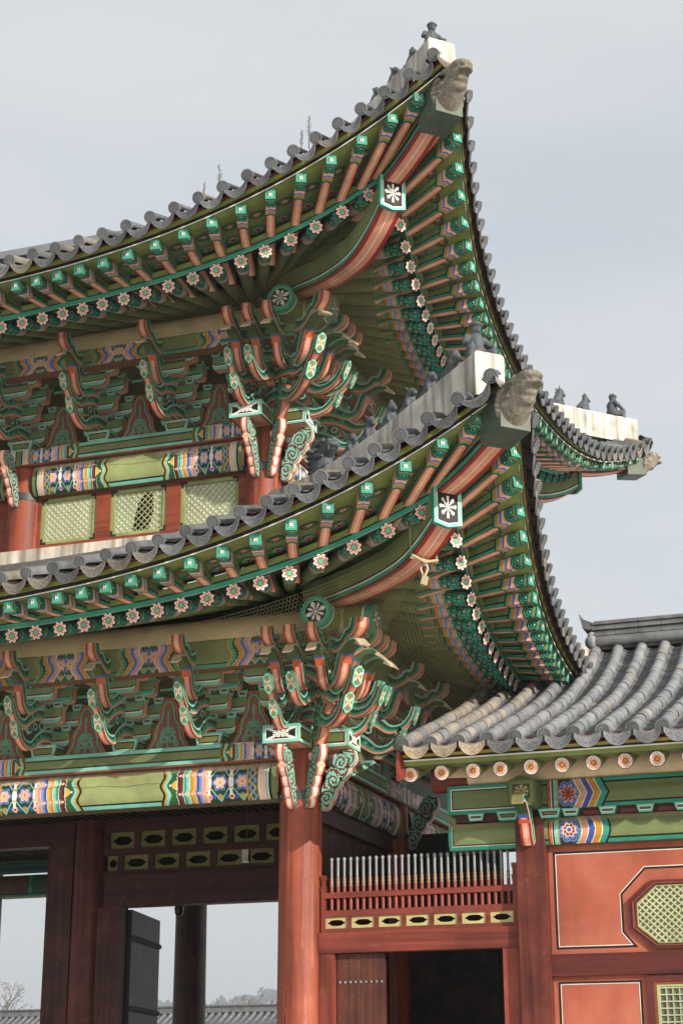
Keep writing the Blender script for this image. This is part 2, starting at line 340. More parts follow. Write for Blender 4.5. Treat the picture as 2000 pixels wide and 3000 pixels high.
def beam_paint(Lb, H, center=YOLIVE, off=0.0, full=True, fade=True, k=None):
    """painted tie beam of length Lb (metres): ornament at both ends, plain panel in the middle"""
    k = k or min(1.0, H/.56*1.0)
    def fn(u, v, w, h):
        d = np.minimum(u, Lb-u)/k - off; vv = v
        wav = .018*np.sin(v/h*pi*6) + .05*np.abs(v/h-.5)*2
        arch = -.10*(1-(2*v/h-1)**2)            # scale bands bulge outwards
        D = d - .42*0
        out = np.broadcast_to(center, u.shape+(3,)).copy()
        e = 1.86 + .03*np.cos(v/h*pi*4)          # end of ornament
        D2 = d + .035*np.cos(v/h*pi*4)
        # plain panel frame
        pan = d >= e
        out[pan & (v < .05)] = LTEAL; out[pan & (v >= .05) & (v < .075)] = BLACK
        out[(d < e) & (d >= e-.04)] = BLACK
        m = (d < e-.04) & (d >= e-.075); out[m] = ORANGE
        m = (d < e-.075) & (d >= e-.13); out[m] = LTEAL
        m = (d < e-.13) & (d >= e-.28); out[m] = C('2a5a34')
        fan = (np.hypot((d-(e-.28)), v-h/2) < .08) & (d < e-.16); out[fan] = C('e0ab4a')
        dot = np.hypot(d-(e-.18), (np.abs(v-h/2)-h*.0)) < .02; out[dot] = WHITE
        # rows of overlapping scale bands
        b0 = e-.27; tile = h/2.0
        yy = (sw((v+tile*.5)/tile)-.5)*2
        s = (b0 - d) + .11*(yy**2) - .02
        n = np.floor(s/.052); fr = sw(s/.052)
        isb = (d < b0+.05) & (s >= 0) & (n < 10)
        idx = np.clip(9-n, 0, 9).astype(int); bc = np.array(SC)[idx]
        out[isb] = bc[isb]
        wl = isb & (fr < .16) & (n % 2 == 0); out[wl] = WHITE
        hrt = isb & (np.hypot((fr-.5)*.06, (np.abs(yy)-1)*tile*.5) < .018); out[hrt] = PINK
        # brocade
        br = (s >= .52) & (d > .47); out[br] = medal(d, v, h)[br]
        # scroll band next to the column
        z = (d <= .47) & (d > .28); out[z] = C('2a6a58')
        w1, w2 = waveband(d, v, .29, .46); out[z & w1] = C('d8a04a'); out[z & w2] = LBLUE
        out[z & ((d > .45) | (d < .30))] = ORANGE
        out[(d <= .28) & (d > .268)] = WHITE
        z = (d <= .268) & (d > .17); out[z] = PINK
        out[(d <= .17) & (d > .14)] = LTEAL; out[(d <= .14) & (d > .12)] = WHITE
        out[(d <= .12) & (d > .08)] = BLACK
        out[d <= .08] = OLIVE
        if fade:                                 # sun- and rain-bleached top of the beam
            n_ = .04*np.sin(u*3.1)+.03*np.sin(u*7.7+1)
            f = np.clip((v/h-.80+n_)/.12, 0, 1)[..., None]*.72; out = out*(1-f)+C('b8a888')*f
            crack = np.abs(v-h*.62-.03*np.sin(u*1.7)-.01*np.sin(u*9)) < .004; out[crack & (np.sin(u*.9+.4) > -.2)] = C('3a3320')
        return out
    return fn
def band_paint(Lb, H):           # pyeongbang, the flat plate above the beam
    g = beam_paint(Lb, H*2.0, center=OLIVE, off=0.0, fade=False, k=.62)
    def fn(u, v, w, h):
        out = g(u, v*1.0 + h*.5, w, h*2)
        d = np.minimum(u, Lb-u)/.62; pan = d > 1.90
        out[pan] = OLIVE; out[pan & ((v < .06) | (v > h-.06))] = LTEAL; out[pan & (((v > .06) & (v < .08)) | ((v < h-.06) & (v > h-.08)))] = BLACK
        return out
    return fn
def board_paint(Lb, H, center=OLIVE):   # board under the outer purlin
    def fn(u, v, w, h):
        d = np.minimum(u, Lb-u); out = np.broadcast_to(center, u.shape+(3,)).copy()
        out[(v > h-.07)] = TEAL; out[(v < h-.07) & (v > h-.09)] = BLACK; out[v < .05] = TEAL; out[(v >= .05) & (v < .07)] = BLACK
        d = np.abs(u-Lb/2); e = min(.50, Lb*.36) + .035*np.cos(v/h*pi*3)
        z = d < e; out[z] = DGREEN
        y = np.abs(v/h-.5)*2
        s = (e-.10-d) - .05*(1-y)
        out[(d < e) & (d > e-.03)] = ORANGE; out[(d <= e-.03) & (d > e-.09)] = TEAL
        n = np.floor(s/.042); bands = np.array([ORANGE, C('d98f3a'), BLUE, LBLUE, SALMON, PINK])
        isb = (s >= 0) & (n < 6) & (d < e-.09); out[isb] = bands[np.clip(n, 0, 5).astype(int)][isb]
        wl = isb & (sw(s/.042) < .12) & (n % 2 == 0); out[wl] = WHITE
        br = (d < e-.09) & (n >= 6); out[br] = medal(d+.09, v, h, C('2a5540'))[br]
        return out
    return fn
def corridor_paint(x0, H, big=True):
    """corridor beam: one lotus medallion near the column, chevrons, plain green"""
    def fn(u, v, w, h):
        d = u - x0; out = np.broadcast_to(OLIVE, u.shape+(3,)).copy()
        pan = True
        out[v < .05] = TEAL; out[(v >= .05) & (v < .075)] = BLACK
        if big: out[v > h-.05] = TEAL; out[(v <= h-.05) & (v > h-.075)] = BLACK
        y = np.abs(v/h-.5)*2
        chev = d + (.10*y if big else .08*y*y)
        z = (d > 0) & (chev < .89); out[z] = BLACK
        for lo, hi, c in ((.76, .86, TEAL), (.66, .76, ORANGE), (.565, .66, BLUE), (.47, .565, SALMON)):
            out[z & (chev < hi) & (chev >= lo)] = c; out[z & (chev < lo+.014) & (chev >= lo)] = WHITE
        out[z & (chev < .47)] = TEAL; out[z & (chev < .44)] = DGREEN
        out[z & (d < .16)] = ORANGE; out[z & (d < .14)] = LTEAL; out[z & (d < .09)] = DGREEN; out[z & (d < .065)] = WHITE; out[z & (d < .055)] = VERM; out[z & (d < .015)] = BLACK
        cx = .30; x = d-cx; yv = v-h/2; q = h/.45; r = np.hypot(x, yv)/q; a = np.arctan2(yv, x)
        zz = z & (d >= .16) & (chev < .45)
        sc = np.zeros_like(zz)
        for k in range(8):
            an = k*pi/4+pi/8; rr = np.hypot(x/q-.135*np.cos(an), yv/q-.135*np.sin(an)); out[zz & (rr < .07)] = LBLUE; out[zz & (rr < .055)] = BLUE; out[zz & (rr < .03)] = LBLUE
        ph = sw(a/(2*pi)*8)
        if big:
            pet = .065+.085*np.abs(np.sin(pi*ph)); out[zz & (r < pet)] = SALMON; out[zz & (r < pet-.04)] = RED
        else:
            pet = .10+.03*np.abs(np.sin(pi*ph)); out[zz & (r < pet)] = PINK; out[zz & (r < pet-.03)] = C('7a2a2a'); out[zz & (r < .06)] = PINK; out[zz & (r < .035)] = BLUE
        out[(zz) & (np.hypot(d-.47, yv) < .03)] = VERM
        if not big:
            f = np.clip((v/h-.78)/.12, 0, 1)[..., None]*.75; out = out*(1-f)+C('9a8a64')*f
        return out
    return fn
def rafter_body(u, v, w, h):      # u metres from the tip, v metres round the girth
    y = .02*np.sin(v/h*pi*14)
    d = u + y
    out = np.broadcast_to(OLIVE, u.shape+(3,)).copy()
    out[d < .70] = arab(u, v, .095, 5, C('1f5543'), C('46b094'), SALMON, LBLUE)[d < .70]
    bands = ((.48, .54, SALMON), (.54, .62, LBLUE), (.62, .71, ORANGE), (.71, .73, DGREEN), (.73, .76, TEAL), (.76, .785, BLACK))
    d = u + .035*np.abs(np.sin(v/h*pi*5))
    for a, b, c in bands: out[(d >= a) & (d < b)] = c
    for a, b, c in bands[:3]: out[(d >= a) & (d < a+.010)] = WHITE
    out[u < .05] = DGREEN; out[u < .02] = BLACK
    return out
def rafter_body2(u, v, w, h):     # corridor rafter
    out = np.broadcast_to(C('9a8a58'), u.shape+(3,)).copy()
    z = (u > .10) & (u < .36); out[z] = arab(u, v, .07, 9, OLIVE, TEAL, SALMON, DGREEN)[z]
    out[(u > .36) & (u < .40)] = C('5d7a3a'); out[(u > .40) & (u < .43)] = ORANGE
    return out
def buyeon_side(u, v, w, h, bottom=False):
    """flying rafter: u metres from the tip"""
    t = np.abs(v/h-.5)*2
    d = u + (.03*(1-t) if bottom else .03*(v/h))
    out = np.broadcast_to(OLIVE, u.shape+(3,)).copy()
    if bottom:
        out[:] = SALMON; out[t < .16] = C('f0c79c'); out[t > .72] = RED
    else:
        out[v < h*.24] = TEAL; out[(v >= h*.24) & (v < h*.40)] = BLACK; out[v > h*.40] = OLIVE
    bands = ((0, .022, OLIVE), (.022, .035, BLACK), (.035, .065, TEAL), (.065, .078, ORANGE), (.255, .305, PINK), (.305, .325, BLUE), (.325, .352, LBLUE), (.352, .372, SALMON), (.372, .412, ORANGE), (.412, .424, YOLIVE), (.424, .452, TEAL), (.452, .475, BLACK))
    for a, b, c in bands: out[(d >= a) & (d < b)] = c
    z = (d >= .078) & (d < .255); rr = np.hypot((u-.11), (v-h/2)*1.1)
    cc = pick([sw(rr/.042) < .5], [TEAL], DGREEN); cc[rr < .02] = LTEAL; cc[rr > .125] = SALMON
    out[z] = cc[z]
    return out
def bell_inside(x, y):            # dark red panel with teal scrolls; x centred, y from foot
    ax = np.abs(x)
    s1 = np.abs(np.hypot(ax-.075, y-.17)-.05) < .014; s2 = np.abs(np.hypot(ax-.14, y-.09)-.035) < .012
    s3 = np.abs(np.hypot(ax-.05, y-.30)-.035) < .012; st = (ax < .014) & (y > .03) & (y < .55); s4 = np.abs(ax-.19+.5*y) < .010
    s5 = np.hypot(ax-.11, y-.26) < .022; bud = (ax*2.2+np.abs(y-.56) < .06)
    return pick([s1 | s2 | s3 | st | s4 | s5 | bud], [C('43a184')], C('84463f'))
def lattice_hash(u, v, p, t):
    return (np.abs(sw((u+v)/p)-.5) > .5-t/p) | (np.abs(sw((u-v)/p)-.5) > .5-t/p)
# ------------------------------------------------------------------ the gate: eaves
DEPTH = 8.8                      # three column rows, 4.4 m apart; front row at y = 0, corner column at the origin
class Curve:
    """eave line: distance out e(s) and height z(s) along the eave; s = E is the corner"""
    def __init__(s, e0, a, pe, h0, b, ph, Ls): s.p = (e0, a, pe, h0, b, ph); s.L = Ls; s.E = e0+a
    def __call__(s, x):
        e0, a, pe, h0, b, ph = s.p; g = np.clip((np.asarray(x, float)+s.L)/(s.L+s.E), 0, 1.06)
        return e0+a*g**pe, h0+b*g**ph
class Storey: pass
def storey(ox, oy, fl, bu, ti, zp, ep):
    S = Storey(); S.ox, S.oy, S.zp, S.ep = ox, oy, zp, ep
    S.par = {'front': [Curve(*q, 8.0) for q in (fl, bu, ti)], 'side': [Curve(*q, 6.0) for q in (fl, bu, ti)]}
    S.E = fl[0]+fl[1]; return S
LOW = storey(0, 0, (2.613, .666, 2.109, 7.966, 1.167, 4.352), (3.416, 1.041, 2.21, 8.096, 1.869, 3.642), (3.70, 1.17, 2.5, 8.43, 2.0, 3.45), 8.285, .80)
UPP = storey(-1.1, 1.1, (2.562, .778, 1.4, 13.534, 1.106, 5.332), (3.746, 1.014, 3.2, 13.60, 1.804, 3.742), (4.02, 1.03, 3.4, 13.90, 1.985, 3.55), 13.907, .93)
TH0 = -1.3                        # where the rafters start to fan out
def theta(s, E): return radians(45)*np.clip((np.asarray(s, float)-TH0)/(E-TH0), 0, 1)**1.1
def W(S, side, mir=False):
    """maps (s, e, z) of an eave to world"""
    ox, oy = S.ox, S.oy
    def f(s, e, z):
        s, e, z = np.broadcast_arrays(np.asarray(s, float), np.asarray(e, float), np.asarray(z, float))
        P = np.stack([ox+s, oy-e, z], -1) if side == 'front' else np.stack([ox+e, oy-s, z], -1)
        if mir: P[..., 1] = DEPTH - P[..., 1]
        return P
    return f
R_RAF = 0.105
def rafter_mesh(r, body, face, length, nu=84, near=.80, na=28):
    mb = MB(); us = np.concatenate([np.linspace(0, near, nu), np.linspace(near, length, 5)[1:]])
    A = np.linspace(0, 2*pi, na, endpoint=False)
    P = np.stack([np.broadcast_to(us[:, None], (len(us), na)), r*np.cos(A)[None]*np.ones((len(us), 1)), r*np.sin(A)[None]*np.ones((len(us), 1))], -1)
    U, Vv = np.meshgrid((us[1:]+us[:-1])/2, (A+pi/na)*r, indexing='ij')
    mb.grid(P, body(U, Vv, length, 2*pi*r), True, closed=True)
    mb.disc((0, 0, 0), (0, -1, 0), (0, 0, 1), r*1.0, face, 12, 48)
    return mesh_from(mb, 'round_rafter', M_PAINT)
ME_RAFTER = rafter_mesh(R_RAF, rafter_body, p_flower, 4.6)
BW, BH = 0.15, 0.155
def buyeon_mesh(length=1.9):
    mb = MB(); w, h = BW/2, BH/2; n = .62; k = (length)
    def tap(x): return 1.0
    for (a, b, c, d, bot) in (((0, -w, -h), (k, -w, -h), (k, -w, h), (0, -w, h), 0), ((0, w, -h), (k, w, -h), (k, w, h), (0, w, h), 0), ((0, -w, -h), (k, -w, -h), (k, w, -h), (0, w, -h), 1)):
        for x0, x1, res in ((0, n, .008), (n, k, .02)):
            p = [np.array(q, float) for q in (a, b, c, d)]
            p[0][0] = p[3][0] = x0; p[1][0] = p[2][0] = x1
            mb.pquad(*p, (lambda u, v, W_, H_, o=x0, bt=bot: buyeon_side(u+o, v, W_, H_, bool(bt))), res)
    mb.quad((0, -w, h), (k, -w, h), (k, w, h), (0, w, h), OLIVE)
    mb.pquad((0, w, -h), (0, -w, -h), (0, -w, h), (0, w, h), p_buyeon_end, .006)
    return mesh_from(mb, 'flying_rafter', M_PAINT)
ME_BUYEON = buyeon_mesh()
def axis_matrix(tip, inner):
    x = Vector(inner)-Vector(tip); x.normalize(); y = Vector((0, 0, 1)).cross(x); y.normalize(); z = x.cross(y)
    return frame(tip, x, y, z)
# fired-clay edge tiles
def p_tileend(r, a):
    f = (r < .70) & (np.abs(sw(r*3.1-a/pi+.3*np.sin(2*a))-.5) < .22)
    return pick([f, r < .76, r < .86], [C('6a6d6f'), C('585b5d'), C('4c4f52')], C('7c7f81'))
ROUND_R = 0.097
def edge_tile_geo(mb, F, c, t, up_, inw, col0, lng=.55, tw=.0):
    """one round tile with disc: c centre of the disc, t along the eave, inw inward"""
    n = np.cross(t, inw); n = n/np.linalg.norm(n); n = n if n[2] > 0 else -n
    r = ROUND_R; A = np.linspace(-.15*pi, 1.15*pi, 11)
    P = [[c + inw*d + r*.93*(np.cos(a)*t+np.sin(a)*n) for a in A] for d in (0.015, lng*.5, lng)]
    mb.grid(np.array(P), col0, True)
    k = n*cos(.10) - inw*sin(.10)
    mb.disc(c, t, k, r, p_tileend, 7, 24)
    A = np.linspace(0, 2*pi, 20, endpoint=False)
    ring = lambda rr, d: [c + inw*d + rr*(np.cos(a)*t+np.sin(a)*k) for a in A]
    mb.grid(np.array([ring(r, 0), ring(r*1.0, .03), ring(r*.9, .03)]), col0*.9, True, closed=True)
def drip_tile_geo(mb, c, t, inw, half, col0, lng=.62, dip=.085):
    """one concave tile with its hanging lip between two round tiles"""
    n = np.cross(t, inw); n = n/np.linalg.norm(n); n = n if n[2] > 0 else -n
    m_ = 21; xs = np.linspace(-half, half, m_); top = -dip*(1-(xs/half)**2)+.02; drop = np.interp(np.abs(xs)/half, [0, .45, .82, 1], [.150, .140, .105, .06])
    down = (-n*.90 - inw*.42)
    Pt = np.array([c + t*x + n*z for x, z in zip(xs, top)]); Pb = np.array([c + t*x + n*z + down*d for x, z, d in zip(xs, top, drop)])
    k = 9; fr = np.linspace(0, 1, k); G = np.array([Pt*(1-f)+Pb*f for f in fr])
    U, V = np.meshgrid((fr[1:]+fr[:-1])/2, np.abs(xs[1:]+xs[:-1])/2, indexing='ij'); sd_ = RNG.random()*3
    rr = np.hypot(sw(V/.062)-.5, sw(U*2.1+.1)-.5); an = np.arctan2(sw(U*2.1+.1)-.5, sw(V/.062)-.5)
    rel = np.abs(sw(rr*2.2-an/(2*pi)+sd_)-.5) < .24; rim = (U < .13) | (U > .87) | (V > half*.90)
    cc = np.broadcast_to(col0, (k-1, m_-1, 3)).copy(); cc[rel & ~rim] *= .66; cc[rim] *= 1.02
    mb.grid(G, cc, False)
    off = inw*.028
    mb.grid(G[::-1]+off, C('303234'), False); mb.grid(np.array([Pb, Pb+off]), col0*1.1, False); mb.grid(np.array([Pt, Pt+off]), col0, False)
    In = np.array([[p + inw*d + n*.0 for p in Pt] for d in (0.0, lng)]); mb.grid(In, col0*.75, True); mb.grid(In[::-1]-n*.022, C('26282a'), True)
def tilecol(): 
    k = RNG.random(); c = TILE*(0.55+.5*RNG.random())
    if k > .72: c = c*.6+C('8d8068')*.4
    return c
def build_eave(S, side, smin, parent, mir=False, members=True, rows_in=0.55, detail=True):
    CF, CB, CT = S.par[side]; E = CF.E; f = W(S, side, mir)
    zin_h = S.zp + .325; LH = 4.0
    ef0 = float(CF(-4)[0]); slope0 = (zin_h - float(CF(-4)[1]))/(ef0 - S.ep); zin = float(CF(-4)[1]) + slope0*LH
    soff = MB(); EB = CB.E; ET = CT.E
    # boards over the round rafters
    ss = np.concatenate([np.linspace(smin, TH0, 8), np.linspace(TH0, E, 40)[1:]]); e, z = CF(ss); th = theta(ss, E)
    tt = np.linspace(-.02, LH, 12)
    P = np.stack([f(ss-np.sin(th)*q, e-np.cos(th)*q, z+(zin-z)*q/LH+R_RAF+.05*np.clip(q*3, 0, 1)) for q in tt], 0)
    soff.grid(P, C('525d3c'), True)
    # boards over the flying rafters
    ss = np.concatenate([np.linspace(smin, TH0, 8), np.linspace(TH0, EB, 50)[1:]]); e, z = CB(ss); thb = theta(ss, EB)
    def inner(s):
        """point on the round-rafter line where the flying rafter at s starts"""
        e_, z_ = CB(s); th_ = theta(s, EB); s1 = np.asarray(s, float)
        for _ in range(12):
            sc = np.minimum(s1, E); ee, zz = CF(sc); ee = np.where(s1 > E, ee, ee); d = (e_-ee)
            s1 = s - np.tan(th_)*d
        return s1, ee, zz
    s1, e1, z1 = inner(ss)
    tt = np.linspace(0, 1.12, 8)
    P = np.stack([f(ss+(s1-ss)*q, e+(e1-e)*q, (z+BH/2+.004)*(1-q)+(z1+R_RAF+.16+BH/2)*q) for q in tt], 0)
    gc = np.broadcast_to(OLIVE, (7, len(ss)-1, 3)).copy(); gc[0] = C('88914c'); gc[1] = C('7d8746')
    soff.grid(P, gc, True)
    # painted strips along the two eave lines
    def sweep(cur, En, prof, s0=smin, n=90):
        q = np.concatenate([np.linspace(s0, -2, 10), np.linspace(-2, En, n)[1:]]); e, z = cur(q)
        for (a, b, c) in prof:
            soff.grid(np.stack([f(q, e+a[0], z+a[1]), f(q, e+b[0], z+b[1])]), c, False)
    r = R_RAF
    sweep(CF, E, (((-.03, r-.01), (.02, r+.0), DGREEN), ((.02, r+.0), (.03, r+.065), TEAL), ((.028, r-.012), (.02, r+.0), WHITE), ((.03, r+.065), (.03, r+.085), BLACK), ((.03, r+.085), (.075, r+.09), OLIVE), ((.075, r+.09), (.085, r+.155), C('8a9350')), ((.085, r+.155), (-.1, r+.165), OLIVE)))
    h = BH/2
    sweep(CB, EB-.16, (((-.02, h+.005), (.035, h+.005), OLIVE), ((.035, h+.005), (.037, h+.022), WHITE), ((.037, h+.022), (.045, h+.075), BLACK), ((.045, h+.075), (.07, h+.078), C('8a8d45')), ((.07, h+.078), (.078, h+.135), C('8a8d45'))))
    q = np.concatenate([np.linspace(smin, -2, 10), np.linspace(-2, min(EB, ET)-.18, 60)[1:]]); e, z = CB(q); e2, z2 = CT(q)
    soff.grid(np.stack([f(q, e+.06, z+h+.136), f(q, np.minimum(np.maximum(e2-.10, e+.09), e+.115), z2-.10)]), C('5c2822'), False)
    # painted lotus and diamond spots on the boards between the flying rafters
    eave = None
    if detail:
        sb = S.buy[side]
        for a, b in zip(sb[:-1], sb[1:]):
            m = (a+b)/2; e_, z_ = [float(k) for k in CB(m)]; i_ = [float(k) for k in inner(m)]
            A0 = f(m, e_, z_+BH/2); A1 = f(i_[0], i_[1], i_[2]+R_RAF+.16+BH/2)
            ax = A1-A0; ln = np.linalg.norm(ax); ax /= ln; tn = f(b, *CB(b)) - f(a, *CB(a)); gap = np.linalg.norm(tn)-BW; tn /= np.linalg.norm(tn)
            nn = np.cross(ax, tn); nn /= np.linalg.norm(nn); nn = nn if nn[2] < 0 else -nn
            ty = np.cross(nn, tn)
            def spot(rr, an):
                pet = np.abs(np.sin(4*an))*.3
                return pick([rr < .16, rr < .30+pet*.4, rr < .52, rr < .62, rr < .74, rr < .82, rr < .9], [MAROON, SALMON, DGREEN, TEAL, DGREEN, TEAL, C('7a6a30')], BLACK)
            def lotus(rr, an):
                pet = np.abs(np.sin(3.5*an+.6))
                return pick([(rr < .25+.35*pet) & (rr > .12+.3*pet), rr < .62, (rr < .95) & (np.abs(sw(an*1.6+rr*1.3)-.5) < .28), rr < .72], [SALMON, MAROON, TEAL, TEAL], DGREEN)
            rx = min(.13, gap*.40)
            soff.disc(A0+ax*ln*.46+nn*.006, tn*rx, ty*.10, 1.0, spot, 9, 24)
            soff.disc(A0+ax*ln*.86+nn*.010, tn*rx*.95, ty*.115, 1.0, lotus, 8, 24)
    eave = soff.build('eave', M_PAINT, parent)
    # rafters
    for s in S.raf[side]:
        if s < smin or not members: continue
        e_, z_ = [float(k) for k in CF(s)]; t = float(theta(s, E)); tip = f(s, e_, z_); inn = f(s-sin(t)*LH, e_-cos(t)*LH, zin)
        link('round_rafter', ME_RAFTER, eave, axis_matrix(tip, inn))
    for s in S.buy[side]:
        if s < smin or not members: continue
        e_, z_ = [float(k) for k in CB(s)]; i_ = [float(k) for k in inner(s)]
        link('flying_rafter', ME_BUYEON, eave, axis_matrix(f(s, e_, z_), f(i_[0], i_[1], i_[2]+R_RAF+.155)))
    # tiles along the edge
    tl = MB(); hz = lambda s_, e_: None
    rows = S.tile[side]
    for k, s in enumerate(rows):
        if s < smin: continue
        def fr(sv):
            e_, z_ = CT(sv); a = f(sv-.05, *CT(sv-.05)); b = f(sv+.05, *CT(sv+.05)); t = b-a; t /= np.linalg.norm(t)
            c = f(sv, e_, z_); i2 = f(sv, e_-1.0, z_+.34)-c; i2 -= t*np.dot(t, i2); i2 /= np.linalg.norm(i2); return c, t, i2
        c, t, i2 = fr(s); e_ = float(CT(s)[0]); room = max(.18, min(rows_in, (e_ - max(s, -1))*.95-.25))
        edge_tile_geo(tl, None, c, t, None, i2, tilecol(), room)
        if k+1 < len(rows):
            m = (s+rows[k+1])/2; half = abs(rows[k+1]-s)/2-.035
            c, t, i2 = fr(m); drip_tile_geo(tl, c - np.array([0, 0, .06]) + i2*.03, t, i2, half+.02, tilecol(), max(.2, room-.05))
    tl.build('edge_tiles', M_TILE, eave)
    return eave
def roof_sheet(S, side, mir=False, smin=-10, top_e=-1.0, rows=False):
    """roof body: field of tiles from the eave up to the hip or the wall"""
    CT = S.par[side][2]; f = W(S, side, mir); E = CT.E
    mb = MB(); ss = np.linspace(smin, S.tile[side][-1]-.05, 40); e, z = CT(ss); top = np.maximum(ss, top_e)
    tt = np.linspace(0, 1, 10)
    def P(t, dz=0):
        en = (e-.32)+(top-e+.32)*t; d = e-en
        return f(ss, en, z-.05+.30*d+.03*d*d+dz)
    mb.grid(np.stack([P(t) for t in tt]), TILE*.7, True)
    mb.grid(np.stack([P(t, -.14) for t in tt]), TILE*.35, True)
    return mb
def seq(a, b, st): return list(np.arange(a, b, st))
LOW.raf = {'front': seq(-9.4, -3.6, .395)+[-3.46, -3.06, -2.66, -2.27, -1.87, -1.48, -1.09, -.71, -.31, .1, .51, .95, 1.42, 1.91, 2.41, 2.90], 'side': [-4.4, -3.98, -3.56, -3.14, -2.75, -2.36, -1.92, -1.48, -1.07, -.65, -.22, .22, .68, 1.13, 1.60, 2.06, 2.52, 2.93]}
LOW.buy = {'front': seq(-9.6, -3.2, .39)+[-3.05, -2.66, -2.27, -1.89, -1.51, -1.11, -.67, -.19, .30, .80, 1.33, 1.87, 2.43, 2.98, 3.50, 3.98], 'side': [-4.4, -3.97, -3.53, -3.08, -2.63, -2.19, -1.76, -1.34, -.90, -.43, .07, .56, 1.08, 1.61, 2.15, 2.67, 3.17, 3.66]}
UPP.raf = {'front': seq(-8.3, -3.7, .39)+[-3.51, -3.11, -2.73, -2.35, -1.98, -1.62, -1.23, -.84, -.43, 0., .41, .83, 1.25, 1.68, 2.10, 2.54, 2.98], 'side': [-3.3, -2.91, -2.52, -2.13, -1.75, -1.37, -1., -.63, -.23, .17, .57, .98, 1.40, 1.81, 2.22, 2.63, 3.0]}
UPP.buy = {'front': seq(-8.5, -2.9, .38)+[-2.68, -2.32, -1.95, -1.56, -1.15, -.71, -.23, .26, .74, 1.23, 1.73, 2.24, 2.74, 3.24, 3.74, 4.17], 'side': [-3.3, -2.88, -2.48, -2.08, -1.68, -1.29, -.89, -.49, -.05, .40, .87, 1.35, 1.84, 2.34, 2.84, 3.32, 3.80, 4.2]}
LOW.tile = {'front': None, 'side': None}; UPP.tile = {'front': None, 'side': None}
LT_ = [-9.53+.405*k for k in range(16)]+[-3.05, -2.64, -2.22, -1.80, -1.38, -.98, -.57, -.15, .26, .66, 1.06, 1.46, 1.86, 2.26, 2.63, 3.0, 3.38, 3.8, 4.26]
UT_ = [-8.75+.405*k for k in range(15)]+[-2.66, -2.25, -1.85, -1.44, -1.03, -.62, -.21, .2, .61, 1.02, 1.43, 1.82, 2.19, 2.56, 2.93, 3.3, 3.68, 4.07, 4.46]
LOW.tile = {'front': LT_, 'side': [t for t in LT_ if t > -4.5]}
UPP.tile = {'front': UT_, 'side': [t for t in UT_ if t > -3.4]}
gate = thing('palace_gate', 'two-storey painted palace gate with sweeping tiled eaves and red columns', 'gate', (-5.6, 4.4, 0))
E_LF = build_eave(LOW, 'front', -9.5, gate)
E_LS = build_eave(LOW, 'side', -4.41, gate)
E_UF = build_eave(UPP, 'front', -8.4, gate)
E_US = build_eave(UPP, 'side', -3.31, gate)
E_LB = build_eave(LOW, 'side', -4.41, gate, mir=True, members=False)
E_UB = build_eave(UPP, 'side', -3.31, gate, mir=True)

